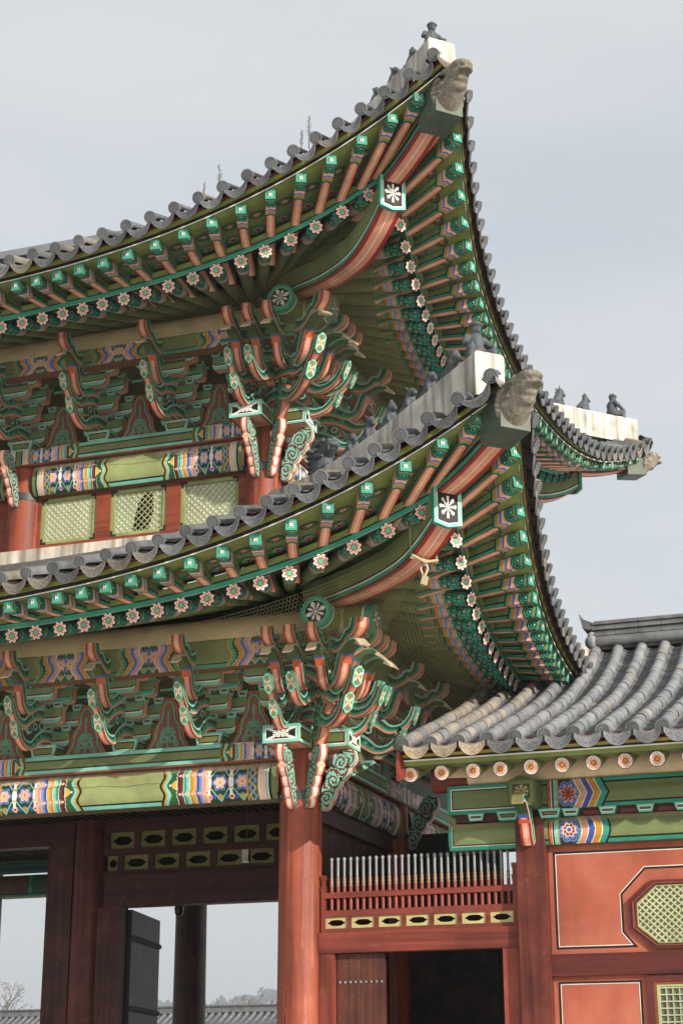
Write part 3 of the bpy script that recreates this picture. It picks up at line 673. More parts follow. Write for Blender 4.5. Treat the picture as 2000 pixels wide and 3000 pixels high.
def diag(S, mir=False):
    q = 1/sqrt(2)
    def g(X, w, z):      # X: distance east of the corner column measured along x
        X, w, z = np.broadcast_arrays(np.asarray(X, float), np.asarray(w, float), np.asarray(z, float))
        P = np.stack([S.ox+X+w*q, S.oy-X+w*q, z], -1)
        if mir: P[..., 1] = DEPTH - P[..., 1]
        return P
    return g
def corner_beam(S, bot, wid, hgt, parent, mir=False, endface=False):
    """hip rafter: salmon underside with red edges, teal-edged sides"""
    g = diag(S, mir); mb = MB(); b = spl(bot, 60); hw = wid/2
    ws = np.linspace(-hw, hw, 22); cu = np.abs((ws[1:]+ws[:-1])/2)/hw
    cc = pick([cu < .04, cu < .62, cu < .66], [WHITE, SALMON, RED], RED)
    mb.grid(np.stack([g(b[:, 0], w_, b[:, 1]) for w_ in ws], 1), np.broadcast_to(cc, (59, 21, 3)))
    for sgn in (-1, 1):
        hs = np.linspace(0, hgt, 16); hc = (hs[1:]+hs[:-1])/2
        cc = pick([hc < .03, hc < .09, hc < .105, hc < .14], [C('5d2a20'), TEAL, WHITE, BLACK], OLIVE)
        mb.grid(np.stack([g(b[:, 0], sgn*hw, b[:, 1]+h_) for h_ in hs], 1), np.broadcast_to(cc, (59, 15, 3)))
    mb.grid(np.stack([g(b[:, 0], w_, b[:, 1]+hgt) for w_ in (-hw, hw)], 1), OLIVE)
    if endface:
        Xe, ze = b[-1]; Xe += .012; W2 = hw+.03
        n = 40
        def fn(u, v, w_, h_):
            x = (u-w_/2)/(w_/2); y = v/h_
            d = np.minimum(np.minimum(w_/2-np.abs(u-w_/2), h_-v), v - (.10*np.abs(x)**1*0))
            r = np.hypot(x, (y-.5)*2*1.1); a = np.arctan2((y-.5)*1.1, x/2*1)
            pet = np.abs(np.cos(4*a))
            fl = (r < .28+.34*pet**.6) & (r > .10) & (np.abs(np.sin(4*a)) < .72) | (r < .07)
            return pick([d < .045, d < .058, fl], [LTEAL, WHITE, WHITE], BLACK)
        # pentagonal plate: bottom edge is a shallow point
        us = np.linspace(0, 1, 45)
        vb = ze - .03 - .05*(1-np.abs(us-.5)*2); vt = np.full(45, ze+hgt+.06)
        vv = np.linspace(0, 1, 50)
        P = np.stack([g(Xe+.02*0, -W2+2*W2*us, vb+(vt-vb)*q) for q in vv], 1)
        U, V2 = np.meshgrid((us[1:]+us[:-1])/2*2*W2, (vv[1:]+vv[:-1])/2*(hgt+.12), indexing='ij')
        mb.grid(P, fn(U, V2, 2*W2, hgt+.12))
        # rim
        ring = [(Xe, -W2+2*W2*u_, z_) for u_, z_ in zip(us, vb)]
        for off, c in (((0, -.04), TEAL),):
            A = np.array([g(a_, b_, c_) for a_, b_, c_ in ring]); B = np.array([g(a_-.05, b_, c_) for a_, b_, c_ in ring]); mb.grid(np.stack([A, B]), TEAL)
        for sgn in (-1, 1):
            mb.quad(g(Xe, sgn*W2, vb[0]), g(Xe, sgn*W2, vt[0]), g(Xe-.05, sgn*W2, vt[0]), g(Xe-.05, sgn*W2, vb[0]), TEAL)
    return mb
def remesh(o, vox, smooth=True, sub=0):
    m = o.modifiers.new('merge', 'REMESH'); m.mode = 'VOXEL'; m.voxel_size = vox; m.use_smooth_shade = smooth
    s = o.modifiers.new('soften', 'SMOOTH'); s.factor = .5; s.iterations = 1
    return o
def ball(mb, c, r, R=None, n=10):
    """ellipsoid; r scalar or 3 radii, R optional 3x3"""
    r = np.broadcast_to(r, 3); th = np.linspace(0, pi, n+1)[1:-1]; ph = np.linspace(0, 2*pi, 2*n, endpoint=False)
    P = np.stack([np.sin(th)[:, None]*np.cos(ph), np.sin(th)[:, None]*np.sin(ph), np.cos(th)[:, None]*np.ones(2*n)], -1).reshape(-1, 3)
    V = np.vstack([[0, 0, 1], P, [0, 0, -1]])*r
    if R is not None: V = V @ np.asarray(R).T
    V = V + np.asarray(c); m = 2*n; k = n-1
    I = 1+np.arange(k*m).reshape(k, m); J = np.roll(I, -1, 1)
    mb.add(V, np.stack([I[:-1], I[1:], J[1:], J[:-1]], -1).reshape(-1, 4), (.3, .3, .3), True)
    mb.add(V, np.stack([np.zeros(m, int), I[0], J[0]], -1), (.3, .3, .3), True)
    mb.add(V, np.stack([np.full(m, len(V)-1), J[-1], I[-1]], -1), (.3, .3, .3), True)
def capsule(mb, a, b, ra, rb, k=5):
    a = np.asarray(a, float); b = np.asarray(b, float)
    for t in np.linspace(0, 1, k): ball(mb, a+(b-a)*t, ra+(rb-ra)*t, n=7)
q_ = 1/sqrt(2)
def dframe(mir): # columns: out along the diagonal, sideways, up
    s = -1 if not mir else 1
    return np.array([[q_, q_, 0], [s*q_, -s*q_, 0], [0, 0, 1]]) if mir else np.array([[q_, q_, 0], [-q_, q_, 0], [0, 0, 1]])
def dragon_head(S, dX, dz, parent, mir=False):
    g = diag(S, mir)
    mb = MB(); Rm = dframe(mir); B = lambda X, w_, z, r: ball(mb, g(4.42+(X-4.42)*.86+dX, w_*.84, 9.70+(z-9.70)*.88+dz), np.array(r)*np.array([.9, .84, .86]), Rm)
    for t in np.linspace(0, 1, 16):      # tapering neck
        B(4.44+.31*t, 0, 9.715+.27*t-.03*sin(pi*t), (.20, .265-.085*t, .275-.10*t))
    for a in np.linspace(0, 2*pi, 22, endpoint=False):   # flared collar
        B(4.475+.02*sin(a), .275*cos(a), 9.765+.275*sin(a), (.045, .05, .05))
    B(4.72, 0, 10.02, (.20, .20, .16)); B(4.80, 0, 10.085, (.18, .18, .08)); B(4.88, 0, 10.06, (.10, .16, .07))     # brow and upper jaw
    for w_ in (-.10, .10): B(4.85, w_, 10.045, (.075, .075, .06))
    for t in np.linspace(-1, 1, 7): B(4.90+.03*(1-t*t), t*.085, 9.935-.012*t*t, (.085, .045, .036))                       # tongue-like lip
    B(4.79, 0, 9.85, (.10, .125, .075)); B(4.73, 0, 9.79, (.11, .14, .11))                                          # chin
    for w_ in (-1, 1):
        B(4.70, w_*.17, 10.08, (.055, .045, .05)); B(4.62, w_*.20, 10.05, (.09, .04, .035)); B(4.52, w_*.245, 9.95, (.12, .04, .04)); B(4.56, w_*.24, 9.84, (.13, .035, .03)); B(4.50, w_*.26, 9.74, (.12, .03, .028))
    o = mb.build('dragon_head', M_VEIN, parent); remesh(o, .017); return o
def metal_sleeve(S, dX, dz, parent, mir=False):
    g = diag(S, mir); mb = MB(); col = C('4c5648')
    for hw, x0, x1, c in ((.215, 4.14, 4.50, col),):
        P = [g(x0+dX, -hw, 9.40+dz), g(x1+dX, -hw, 9.47+dz), g(x1+dX, hw, 9.47+dz), g(x0+dX, hw, 9.40+dz), g(x0+dX, -hw, 9.93+dz), g(x1+dX, -hw, 10.0+dz), g(x1+dX, hw, 10.0+dz), g(x0+dX, hw, 9.93+dz)]
        mb.hexa(P, c)
    return mb.build('metal_sleeve', M_METAL, parent)
def corner_set(S, bot, sar, dX, dz, eave, mir=False):
    mb = corner_beam(S, bot, .36, .42, eave, mir, True); mb.build('hip_rafter', M_PAINT, eave)
    mb = corner_beam(S, sar, .32, .46, eave, mir); mb.build('hip_rafter_extension', M_PAINT, eave)
    metal_sleeve(S, dX, dz, eave, mir); dragon_head(S, dX, dz, eave, mir)
corner_set(LOW, [(.3, 8.60), (1.2, 8.47), (1.9, 8.41), (2.5, 8.43), (2.9, 8.57), (3.257, 8.79)], [(2.4, 9.1), (3.2, 9.17), (3.7, 9.26), (4.2, 9.42)], 0, 0, E_LF)
corner_set(UPP, [(.6, 14.30), (1.2, 14.10), (1.9, 13.86), (2.55, 13.77), (3.0, 13.92), (3.36, 14.19)], [(2.5, 14.52), (3.3, 14.56), (3.8, 14.66), (4.3, 14.86)], .1, 5.30, E_UF)
corner_set(UPP, [(.6, 14.30), (1.2, 14.10), (1.9, 13.86), (2.55, 13.77), (3.0, 13.92), (3.36, 14.19)], [(2.5, 14.52), (3.3, 14.56), (3.8, 14.66), (4.3, 14.86)], .1, 5.30, E_UB, True)

def hip_ridge(S, line, zb, parent, mir=False, wid=.44):
    g = diag(S, mir); mb = MB(); l = spl(line, 40); hw = wid/2; c = C('c4beb3')
    ws = [(-hw, 0), (-hw, 1), (hw, 1), (hw, 0)]
    # plaster laid by hand: flanks, top and end of fine cells with small dents, softly worn edges
    l = spl(line, 150); ring = [(-hw, q) for q in np.linspace(0, .93, 9)]+[(-hw+.015, .985), (-hw+.05, 1.0)]+[(q, 1.0) for q in np.linspace(-hw+.1, hw-.1, 5)]+[(hw-.05, 1.0), (hw-.015, .985)]+[(hw, q) for q in np.linspace(.93, 0, 9)]
    rg_ = np.random.default_rng(5); m = len(ring)
    def soft(sh):
        n_ = rg_.normal(0, 1, sh)
        for _ in range(3): n_ = (n_+np.roll(n_, 1, 0)+np.roll(n_, -1, 0)+np.roll(n_, 1, 1))/4
        return n_
    dw, dz_ = soft((150, m))*.010, soft((150, m))*.010; dw[0] *= .3
    P = np.stack([g(l[:, 0], w_*(1+dw[:, k]/hw), l[:, 1]-zb*(1-t)+dz_[:, k]*(t > .5)) for k, (w_, t) in enumerate(ring)], 1)
    cc = np.broadcast_to(c, (149, m-1, 3)).copy(); k_ = soft((149, m-1)); cc *= (1+.35*k_[..., None])
    mb.grid(P, cc, False)
    E0 = P[0]; mid = E0.mean(0); R2 = [mid+(E0-mid)*q for q in (1.0, .75, .5, .25, .02)]
    mb.grid(np.array(R2), c*1.04, False, closed=True)
    return mb.build('hip_ridge', M_PLASTER, parent)
HR_L = [(4.10, 10.73), (3.34, 10.675), (2.06, 10.63), (.97, 10.67), (.39, 10.74), (-.6, 10.95)]
HR_U = [(4.48, 16.08), (3.6, 16.07), (2.5, 16.12), (1.2, 16.28), (0, 16.6), (-1.5, 17.4)]
roofs = MB()
for S, side, mir, te, sm in ((LOW, 'front', False, -1.08, -9.5), (LOW, 'side', False, -1.08, -4.4), (UPP, 'front', False, -3.4, -8.4), (UPP, 'side', False, -3.4, -3.3), (UPP, 'side', True, -3.4, -3.3), (LOW, 'side', True, -1.08, -4.4)):
    r_ = roof_sheet(S, side, mir, sm, te); roofs.V += r_.V; roofs.F += [f_ + roofs.n for f_ in r_.F]; roofs.C += r_.C; roofs.S += r_.S; roofs.n += r_.n
# attic body closing the upper roof, and the rear slopes
roofs.add([(-10, 4.4, 18.6), (-3.5, 4.4, 18.6), (-3.5, 2.0, 17.0), (-10, 2.0, 17.0), (-10, 11.4, 14.2), (1.0, 11.4, 14.2), (-3.5, 7.0, 17.0), (-10, 7.0, 17.0)], [[0, 1, 2, 3], [4, 5, 6, 7], [7, 6, 1, 0]], TILE)
ro = roofs.build('roof', M_TILE, gate)
hip_ridge(LOW, HR_L, .62, ro); hip_ridge(UPP, HR_U, .62, ro); hip_ridge(UPP, HR_U, .62, ro, True); hip_ridge(LOW, HR_L, .62, ro, True)
# ------------------------------------------------------------------ brackets (local: x along the wall, y outwards, z up from the plate)
def ribbon(mb, pts, thick, wid, side, under, top=None, n=30, nv=9, nw=9):
    """board of width wid swept along (y, z); side(u, v) across its depth, under(u, t) across its width"""
    p = spl(pts, n); th = np.interp(np.linspace(0, 1, n), np.linspace(0, 1, len(thick)), thick)
    T = np.gradient(p, axis=0); T /= np.linalg.norm(T, axis=1)[:, None]; N = np.stack([-T[:, 1], T[:, 0]], 1)   # left normal: up for outward paths
    s = np.concatenate([[0], np.cumsum(np.linalg.norm(np.diff(p, axis=0), axis=1))]); sc = (s[1:]+s[:-1])/2
    lo = p - N*th[:, None]/2; hi = p + N*th[:, None]/2
    f = np.linspace(0, 1, nv+1); fc = (f[1:]+f[:-1])/2
    U, V = np.meshgrid(sc, fc, indexing='ij'); tc = (th[1:]+th[:-1])/2
    colS = side(U, V, tc[:, None]*np.ones_like(V), s[-1])
    for x in (-wid/2, wid/2):
        P = lo[:, None]*(1-f[None, :, None]) + hi[:, None]*f[None, :, None]
        mb.grid(np.concatenate([np.full(P.shape[:2]+(1,), x), P], -1), colS)
    xs = np.linspace(-wid/2, wid/2, nw+1); xc = np.abs((xs[1:]+xs[:-1])/2)/(wid/2)
    U, X = np.meshgrid(sc/s[-1], xc, indexing='ij')
    for e, c in ((lo, under(U, X)), (hi, np.broadcast_to(DGREEN, U.shape+(3,)) if top is None else top(U, X))):
        P = np.stack([np.broadcast_to(xs, (n, nw+1)), np.broadcast_to(e[:, 0:1], (n, nw+1)), np.broadcast_to(e[:, 1:2], (n, nw+1))], -1)
        mb.grid(P, c)
    for k in (0, -1):
        mb.quad((-wid/2, *lo[k]), (wid/2, *lo[k]), (wid/2, *hi[k]), (-wid/2, *hi[k]), PINK)
    return p, lo, hi
def curl(mb, y, z, r, wid):
    """carved ring beside a bracket arm, in the plane of the arm"""
    A = np.linspace(0, 2*pi, 24, endpoint=False); ro, ri = r, r*.56
    R = lambda q, x: np.stack([np.full(24, x), y+q*np.cos(A), z+q*np.sin(A)], -1)
    rm = (ro+ri)/2
    for x in (-wid/2, wid/2): mb.grid(np.array([R(ro, x), R(rm+.012, x), R(rm-.012, x), R(ri, x)]), np.repeat(np.array([[TEAL], [LTEAL], [C('1f5543')]]), 24, 1), False, closed=True)
    mb.grid(np.array([R(ro, -wid/2), R(ro, wid/2)]), C('1f5543'), False, closed=True); mb.grid(np.array([R(ri, -wid/2), R(ri, wid/2)]), DGREEN, False, closed=True)
def side_teal(U, V, T, S):
    sp = np.abs(np.hypot(sw(U/.16)-.5, (V-.5)*.9)-.28) < .09
    return pick([V < .17, V < .24, V < .42, V < .48, V > .78, V > .72, sp & (U < S*.62)], [C('dd9478'), C('7a2a22'), TEAL, BLACK, LTEAL*.9, C('163020'), C('3aa184')], C('24493a'))
def under_salmon(U, X): return pick([X < .16, X < .58], [PINK, SALMON], RED)
def under_tongue(U, X):
    o = under_salmon(U, X); k = (U > .42) & (U < .50); o[k & (X > .3)] = VERM; return o
def tongue_mesh(k):
    mb = MB(); do, dz = .22*k, .31*k; w = .135
    pts = [(-.25, .33+dz), (.28+do*.7, .34+dz), (.52+do, .24+dz), (.72+do, .10+dz), (.93+do, .12+dz), (1.06+do, .25+dz), (1.13+do, .42+dz)]
    p, lo, hi = ribbon(mb, pts, [.20, .20, .19, .145, .105, .085, .07], w, side_teal, under_tongue)
    curl(mb, .40+do*.8, .47+dz, .085, .10); curl(mb, .60+do*.9, .42+dz, .06, .10)
    # long six-sided cut tip with a flower
    c = np.array([0, 1.125+do, .30+dz]); ax = np.array([0, .36, .93]); nn = np.array([0, .93, -.36]); hw, hh = .061, .150
    gx = np.linspace(-1, 1, 13); gy = np.linspace(-1, 1, 21); 
    def pos(x, y):
        lim = np.where(np.abs(y) > .6, 1-(np.abs(y)-.6)/.4*.75, 1.0); return c + np.stack([x*lim*hw, 0*x, 0*x], -1) + (y*hh)[..., None]*ax + nn*.045
    X, Yg = np.meshgrid(gx, gy, indexing='ij'); Xc, Yc = np.meshgrid((gx[1:]+gx[:-1])/2, (gy[1:]+gy[:-1])/2, indexing='ij')
    lim = np.where(np.abs(Yc) > .6, 1-(np.abs(Yc)-.6)/.4*.6, 1.0)
    d = np.minimum(1-np.abs(Xc), (1-np.abs(Yc))*1.9)
    colr = pick([d < .30, d < .40, np.hypot(Xc*.8, Yc*1.7) < .20, (np.abs(np.abs(Xc)*1.2-np.abs(Yc)*1.9) < .26) & (np.abs(Yc) < .45)], [LTEAL, BLACK, ORANGE, PINK], OLIVE)
    P = pos(X, Yg); mb.grid(P, colr)
    E = np.concatenate([P[0], P[1:, -1], P[-1][::-1][1:], P[::-1, 0][1:]]); mb.grid(np.stack([E, E-nn*.10]), TEAL)
    return mesh_from(mb, 'bracket_tongue', M_PAINT)
def beak_mesh(k=2):
    mb = MB(); do, dz = .22*(k-2), .31*(k-2)
    def under(U, X):
        o = under_salmon(U, X); o[(U > .70)] = VERM; o[U > .755] = C('46609f'); o[U > .785] = C('3a5a34'); o[(U > .93)] = CREAM; return o
    def top(U, X): return pick([U > .90], [CREAM], C('3a5a34'))
    def side(U, V, T, S):
        o = side_teal(U, V, T, S); q = U/S; o[(q > .785)] = C('3a5a34'); o[(q > .755) & (q < .785)] = C('46609f'); o[(q > .79) & (V > .72)] = LTEAL; o[q > .94] = CREAM; return o
    pts = [(-.25, .93+dz), (.35, .92+dz), (.62, .76+dz), (.82, .65+dz), (.96, .70+dz), (1.03, .86+dz), (1.09, 1.0+dz), (1.23, 1.11+dz), (1.39, 1.11+dz), (1.54, 1.00+dz)]
    ribbon(mb, [(a+do, b) for a, b in pts], [.20, .20, .20, .17, .14, .13, .14, .13, .08, .02], .135, side, under, top, n=44)
    curl(mb, .82+do, 1.06+dz, .075, .10); curl(mb, .62+do, 1.08+dz, .09, .10)
    return mesh_from(mb, 'bracket_beak', M_PAINT)
def cloud_mesh():
    mb = MB()
    def under(U, X): 
        o = under_salmon(U, X); o[(U > .70) & (U < .73)] = RED; return o
    pts = [(-.25, 1.28), (.75, 1.25), (1.02, 1.15), (1.16, 1.17), (1.26, 1.25), (1.32, 1.24), (1.40, 1.32), (1.43, 1.44)]
    ribbon(mb, pts, [.22, .22, .20, .15, .20, .13, .20, .16], .15, side_teal, under)
    return mesh_from(mb, 'bracket_cloud', M_PAINT)
F_SORO = framed([(.027, LTEAL), (.008, WHITE), (.012, BLACK)], C('6a7442'))
F_JUDU = framed([(.035, LTEAL), (.010, WHITE), (.020, BLACK)], C('6d7a3e'))
def block(mb, x, y, z, wt, wb, h, d, fn, res=.007):
    """bearing block, wider above than below"""
    y0, y1 = y-d/2, y+d/2
    Q = lambda y_, k=1: [(x-wb/2*k, y_, z), (x+wb/2*k, y_, z), (x+wt/2*k, y_, z+h), (x-wt/2*k, y_, z+h)]
    mb.pquad(*Q(y1), fn, res)
    for sg in (-1, 1):
        mb.pquad((x+sg*wb/2, y0, z), (x+sg*wb/2, y1, z), (x+sg*wt/2, y1, z+h), (x+sg*wt/2, y0, z+h), fn, res)
    a, b, c, d_ = Q(y0)[0], Q(y0)[1], Q(y1)[1], Q(y1)[0]; mb.quad(a, b, c, d_, C('5d6a3a'))
    a, b, c, d_ = Q(y0)[3], Q(y0)[2], Q(y1)[2], Q(y1)[3]; mb.quad(a, b, c, d_, DGREEN)
def cross_arm(mb, y, z, L, h=.235, t=.165):
    """bracket arm along the wall: curved salmon underside at both ends, three bearing blocks"""
    hl = L/2; xb = np.linspace(0, 1, 15); q = .075
    # bottom profile: flat, then rising in a quarter round to the end
    a = np.linspace(0, pi/2, 9)
    px = np.concatenate([[0, (hl-q)*.5], hl-q+q*np.sin(a)]); pz = np.concatenate([[0, 0], q*(1-np.cos(a))*.92])
    for sg in (-1, 1):
        X = sg*px
        # front face painted: teal lower border, black line, olive
        f = np.linspace(0, 1, 13); fc = (f[1:]+f[:-1])/2
        for yy in (y+t/2, y-t/2):
            P = np.stack([np.broadcast_to(X[:, None], (len(X), 13)), np.full((len(X), 13), yy), z + pz[:, None] + (h-pz[:, None])*f], -1)
            c = pick([fc < .26, fc < .31, fc < .40, fc > .88], [LTEAL, WHITE, BLACK, TEAL], C('6f8a5c')); mb.grid(P, np.broadcast_to(c, (len(X)-1, 12, 3)))
        ys = np.linspace(y-t/2, y+t/2, 10); yc = np.abs((ys[1:]+ys[:-1])/2-y)/(t/2)
        P = np.stack([np.broadcast_to(X[:, None], (len(X), 10)), np.broadcast_to(ys, (len(X), 10)), np.broadcast_to((z+pz)[:, None], (len(X), 10))], -1)
        mb.grid(P, np.broadcast_to(pick([yc < .74], [C('eba888')], C('7a3028')), (len(X)-1, 9, 3)))
        zt = z+pz[-1]
        P = np.stack([np.full((2, 10), sg*hl), np.broadcast_to(ys, (2, 10)), np.array([[zt]*10, [z+h]*10])], -1); mb.grid(P, np.broadcast_to(pick([yc < .74], [C('eba888')], C('7a3028')), (1, 9, 3)))
    mb.quad((-hl, y-t/2, z+h), (hl, y-t/2, z+h), (hl, y+t/2, z+h), (-hl, y+t/2, z+h), DGREEN)
    for x in (-hl+.06, 0, hl-.06): block(mb, x, y, z+h, .18, .13, .105, .20, F_SORO)
def cluster_base(short=False):
    mb = MB()
    block(mb, 0, .02, 0, .46, .36, .20, .44, F_JUDU)
    for j, y in enumerate((0.0, .30, .60)):
        cross_arm(mb, y, .20+.31*j, .74)
        cross_arm(mb, y, .51+.31*j, 1.10) if j < 2 else None
    cross_arm(mb, .60, 1.02, 1.10, .12)
    mb.box((-.66, .565, .82), (.66, .60, .85), TEAL)
    return mb
ME_TONGUE = [tongue_mesh(0), tongue_mesh(1)]; ME_BEAK = beak_mesh(); ME_CLOUD = cloud_mesh()
ME_CLUSTER = mesh_from(cluster_base(), 'bracket_cluster', M_PAINT)
def put_tongues(cl, x=0.0, k0=0):
    for k, me, nm in ((0, ME_TONGUE[0], 'bracket_tongue'), (1, ME_TONGUE[1], 'bracket_tongue'), (2, ME_BEAK, 'bracket_beak'), (3, ME_CLOUD, 'bracket_cloud')):
        if k >= k0: link(nm, me, cl, Matrix.Translation((x, 0, 0)))
def cluster(S, side, s, zp, oscale=1.0, corner=False):
    """bracket cluster of a storey at distance s along the wall"""
    if side == 'front': m = rotz(180, (S.ox+s, S.oy, zp))
    else: m = rotz(-90, (S.ox, S.oy-s, zp))
    m = m @ Matrix.Diagonal((1, oscale, 1, 1))
    c = link('bracket_cluster', ME_CLUSTER, gate, m); put_tongues(c); return c
ZP_L, ZP_U = 6.70, 12.40
U_SC = 1.16
for s in (-1.41, -2.82, -4.23, -5.65, -7.15): cluster(LOW, 'front', s, ZP_L)
for s in (-1.47, -2.93, -4.4): cluster(LOW, 'side', s, ZP_L)
for s in (-1.50, -2.98, -4.485, -6.0): cluster(UPP, 'front', s, ZP_U, U_SC)
for s in (-1.65, -3.3): cluster(UPP, 'side', s, ZP_U, U_SC)
# corner clusters: tongues to the front, to the side and along the diagonal
def corner_cluster(S, zp, osc):
    base = MB(); block(base, 0, 0, 0, .50, .40, .20, .50, F_JUDU)
    for q, R in ((0, rotz(180)), (1, rotz(-90))):
        t = MB()
        for j, y in enumerate((0.0, .30, .60)):
            cross_arm(t, y, .20+.31*j, .74+.3*j)
            if j < 2: cross_arm(t, y, .51+.31*j, 1.08)
        A = np.array(R)[:3, :3]
        for V, F, Cc, Sm in zip(t.V, t.F, t.C, t.S): base.V.append(V @ A.T); base.F.append(F + base.n); base.C.append(Cc); base.S.append(Sm)
        base.n += t.n
    c = base.build('corner_bracket', M_PAINT, gate, matrix=Matrix.Translation((S.ox, S.oy, zp)))
    for ang, sg in ((180, -1), (-90, 1)):
        for x, k0 in ((0, 0), (.35, 1), (.70, 2)):
            m = rotz(ang) @ Matrix.Diagonal((1, osc, 1, 1)) @ Matrix.Translation((sg*x, 0, 0))
            for k, me, nm in ((0, ME_TONGUE[0], 'bracket_tongue'), (1, ME_TONGUE[1], 'bracket_tongue'), (2, ME_BEAK, 'bracket_beak'), (3, ME_CLOUD, 'bracket_cloud')):
                if k >= k0: link(nm, me, c, m)
    for k, me, nm in ((0, ME_TONGUE[0], 'bracket_tongue'), (1, ME_TONGUE[1], 'bracket_tongue'), (2, ME_BEAK, 'bracket_beak'), (3, ME_CLOUD, 'bracket_cloud')):
        link(nm, me, c, rotz(-135) @ Matrix.Diagonal((1.25, 1.40*osc, 1, 1)))
    for da, k0 in ((-112, 1),):       # slender arms fanning out between the main directions
        for k, me, nm in ((1, ME_TONGUE[1], 'bracket_tongue'), (2, ME_BEAK, 'bracket_beak')):
            link(nm, me, c, rotz(da) @ Matrix.Diagonal((.75, 1.16*osc, 1, 1)) @ Matrix.Translation((0, 0, -.12)))
    return c
corner_cluster(LOW, ZP_L, 1.0); corner_cluster(UPP, ZP_U, U_SC)
# bell-shaped panels between the clusters
def bell_mesh(W2=.62, H=.74):
    mb = MB(); y = np.linspace(0, H, 60); prof = lambda t: np.interp(t, [0, .10, .22, .40, .52, .62, .74, .88, 1.0], [1.0, .86, .66, .60, .50, .33, .27, .26, .10])*W2/2
    def sheet(grow, d, col, n=40):
        us = np.linspace(-1, 1, n+1); yy = np.linspace(0, H+grow, 60)
        X = us[:, None]*(prof(np.clip(yy/(H), 0, 1))+grow)[None]; Z = np.broadcast_to(yy, X.shape)
        Xc = (X[1:, 1:]+X[:-1, :-1])/2; Zc = (Z[1:, 1:]+Z[:-1, :-1])/2
        mb.grid(np.stack([X, np.full(X.shape, d), Z], -1), col(Xc, Zc) if callable(col) else col)
        E = np.concatenate([np.stack([X[0], Z[0]], -1), np.stack([X[-1], Z[-1]], -1)[::-1]]); mb.grid(np.stack([np.stack([E[:, 0], np.full(len(E), d), E[:, 1]], -1), np.stack([E[:, 0], np.full(len(E), d-.02), E[:, 1]], -1)]), (col if not callable(col) else MAROON))
    sheet(.065, 0, C('c4532f')); sheet(.034, .006, BLACK); sheet(.022, .012, C('4fb394')); sheet(-.005, .018, bell_inside)
    return mesh_from(mb, 'bell_panel', M_PAINT)
ME_BELL = bell_mesh()
def bell(S, side, s, zp):
    m = rotz(180, (S.ox+s, S.oy-.16, zp)) if side == 'front' else rotz(-90, (S.ox+.16, S.oy-s, zp))
    link('bell_panel', ME_BELL, gate, m)
for s in (-.70, -2.115, -3.525, -4.94, -6.4): bell(LOW, 'front', s, ZP_L)
for s in (-.73, -2.2, -3.66): bell(LOW, 'side', s, ZP_L)
for s in (-.75, -2.24, -3.73, -5.24): bell(UPP, 'front', s, ZP_U)
for s in (-.8, -2.45): bell(UPP, 'side', s, ZP_U)
# ------------------------------------------------------------------ plates, beams, columns, walls of the gate
def curved_beam(x0, x1, y, z0, z1, r, paint, parent, name='beam', axis='x', sign=-1, res=.008, mat=None):
    """beam whose outer face is gently rounded; outer face towards sign*y (axis x) or +x (axis y)"""
    mb = MB(); H = z1-z0; Lb = abs(x1-x0); nv = int(H/res); nu = int(Lb/res)
    v = np.linspace(0, 1, nv+1); bul = r*(1-np.abs(2*v-1)**2.6)
    us = np.linspace(0, Lb, nu+1)
    if axis == 'x': P = np.stack([np.broadcast_to((x0+us)[:, None], (nu+1, nv+1)), np.broadcast_to(y+sign*bul, (nu+1, nv+1)), np.broadcast_to(z0+v*H, (nu+1, nv+1))], -1)
    else: P = np.stack([np.broadcast_to(y+bul, (nu+1, nv+1)), np.broadcast_to((x0+us)[:, None], (nu+1, nv+1)), np.broadcast_to(z0+v*H, (nu+1, nv+1))], -1)
    U, V = np.meshgrid((us[1:]+us[:-1])/2, (v[1:]+v[:-1])/2*H, indexing='ij')
    mb.grid(P, paint(U, V, Lb, H), True)
    if axis == 'x': mb.box((x0, y, z0), (x1, y-sign*.36, z1), C('6b5a3a'))
    else: mb.box((y-.36, x0, z0), (y, x1, z1), C('4a4a30'))
    return mb.build(name, mat or M_PAINT, parent)
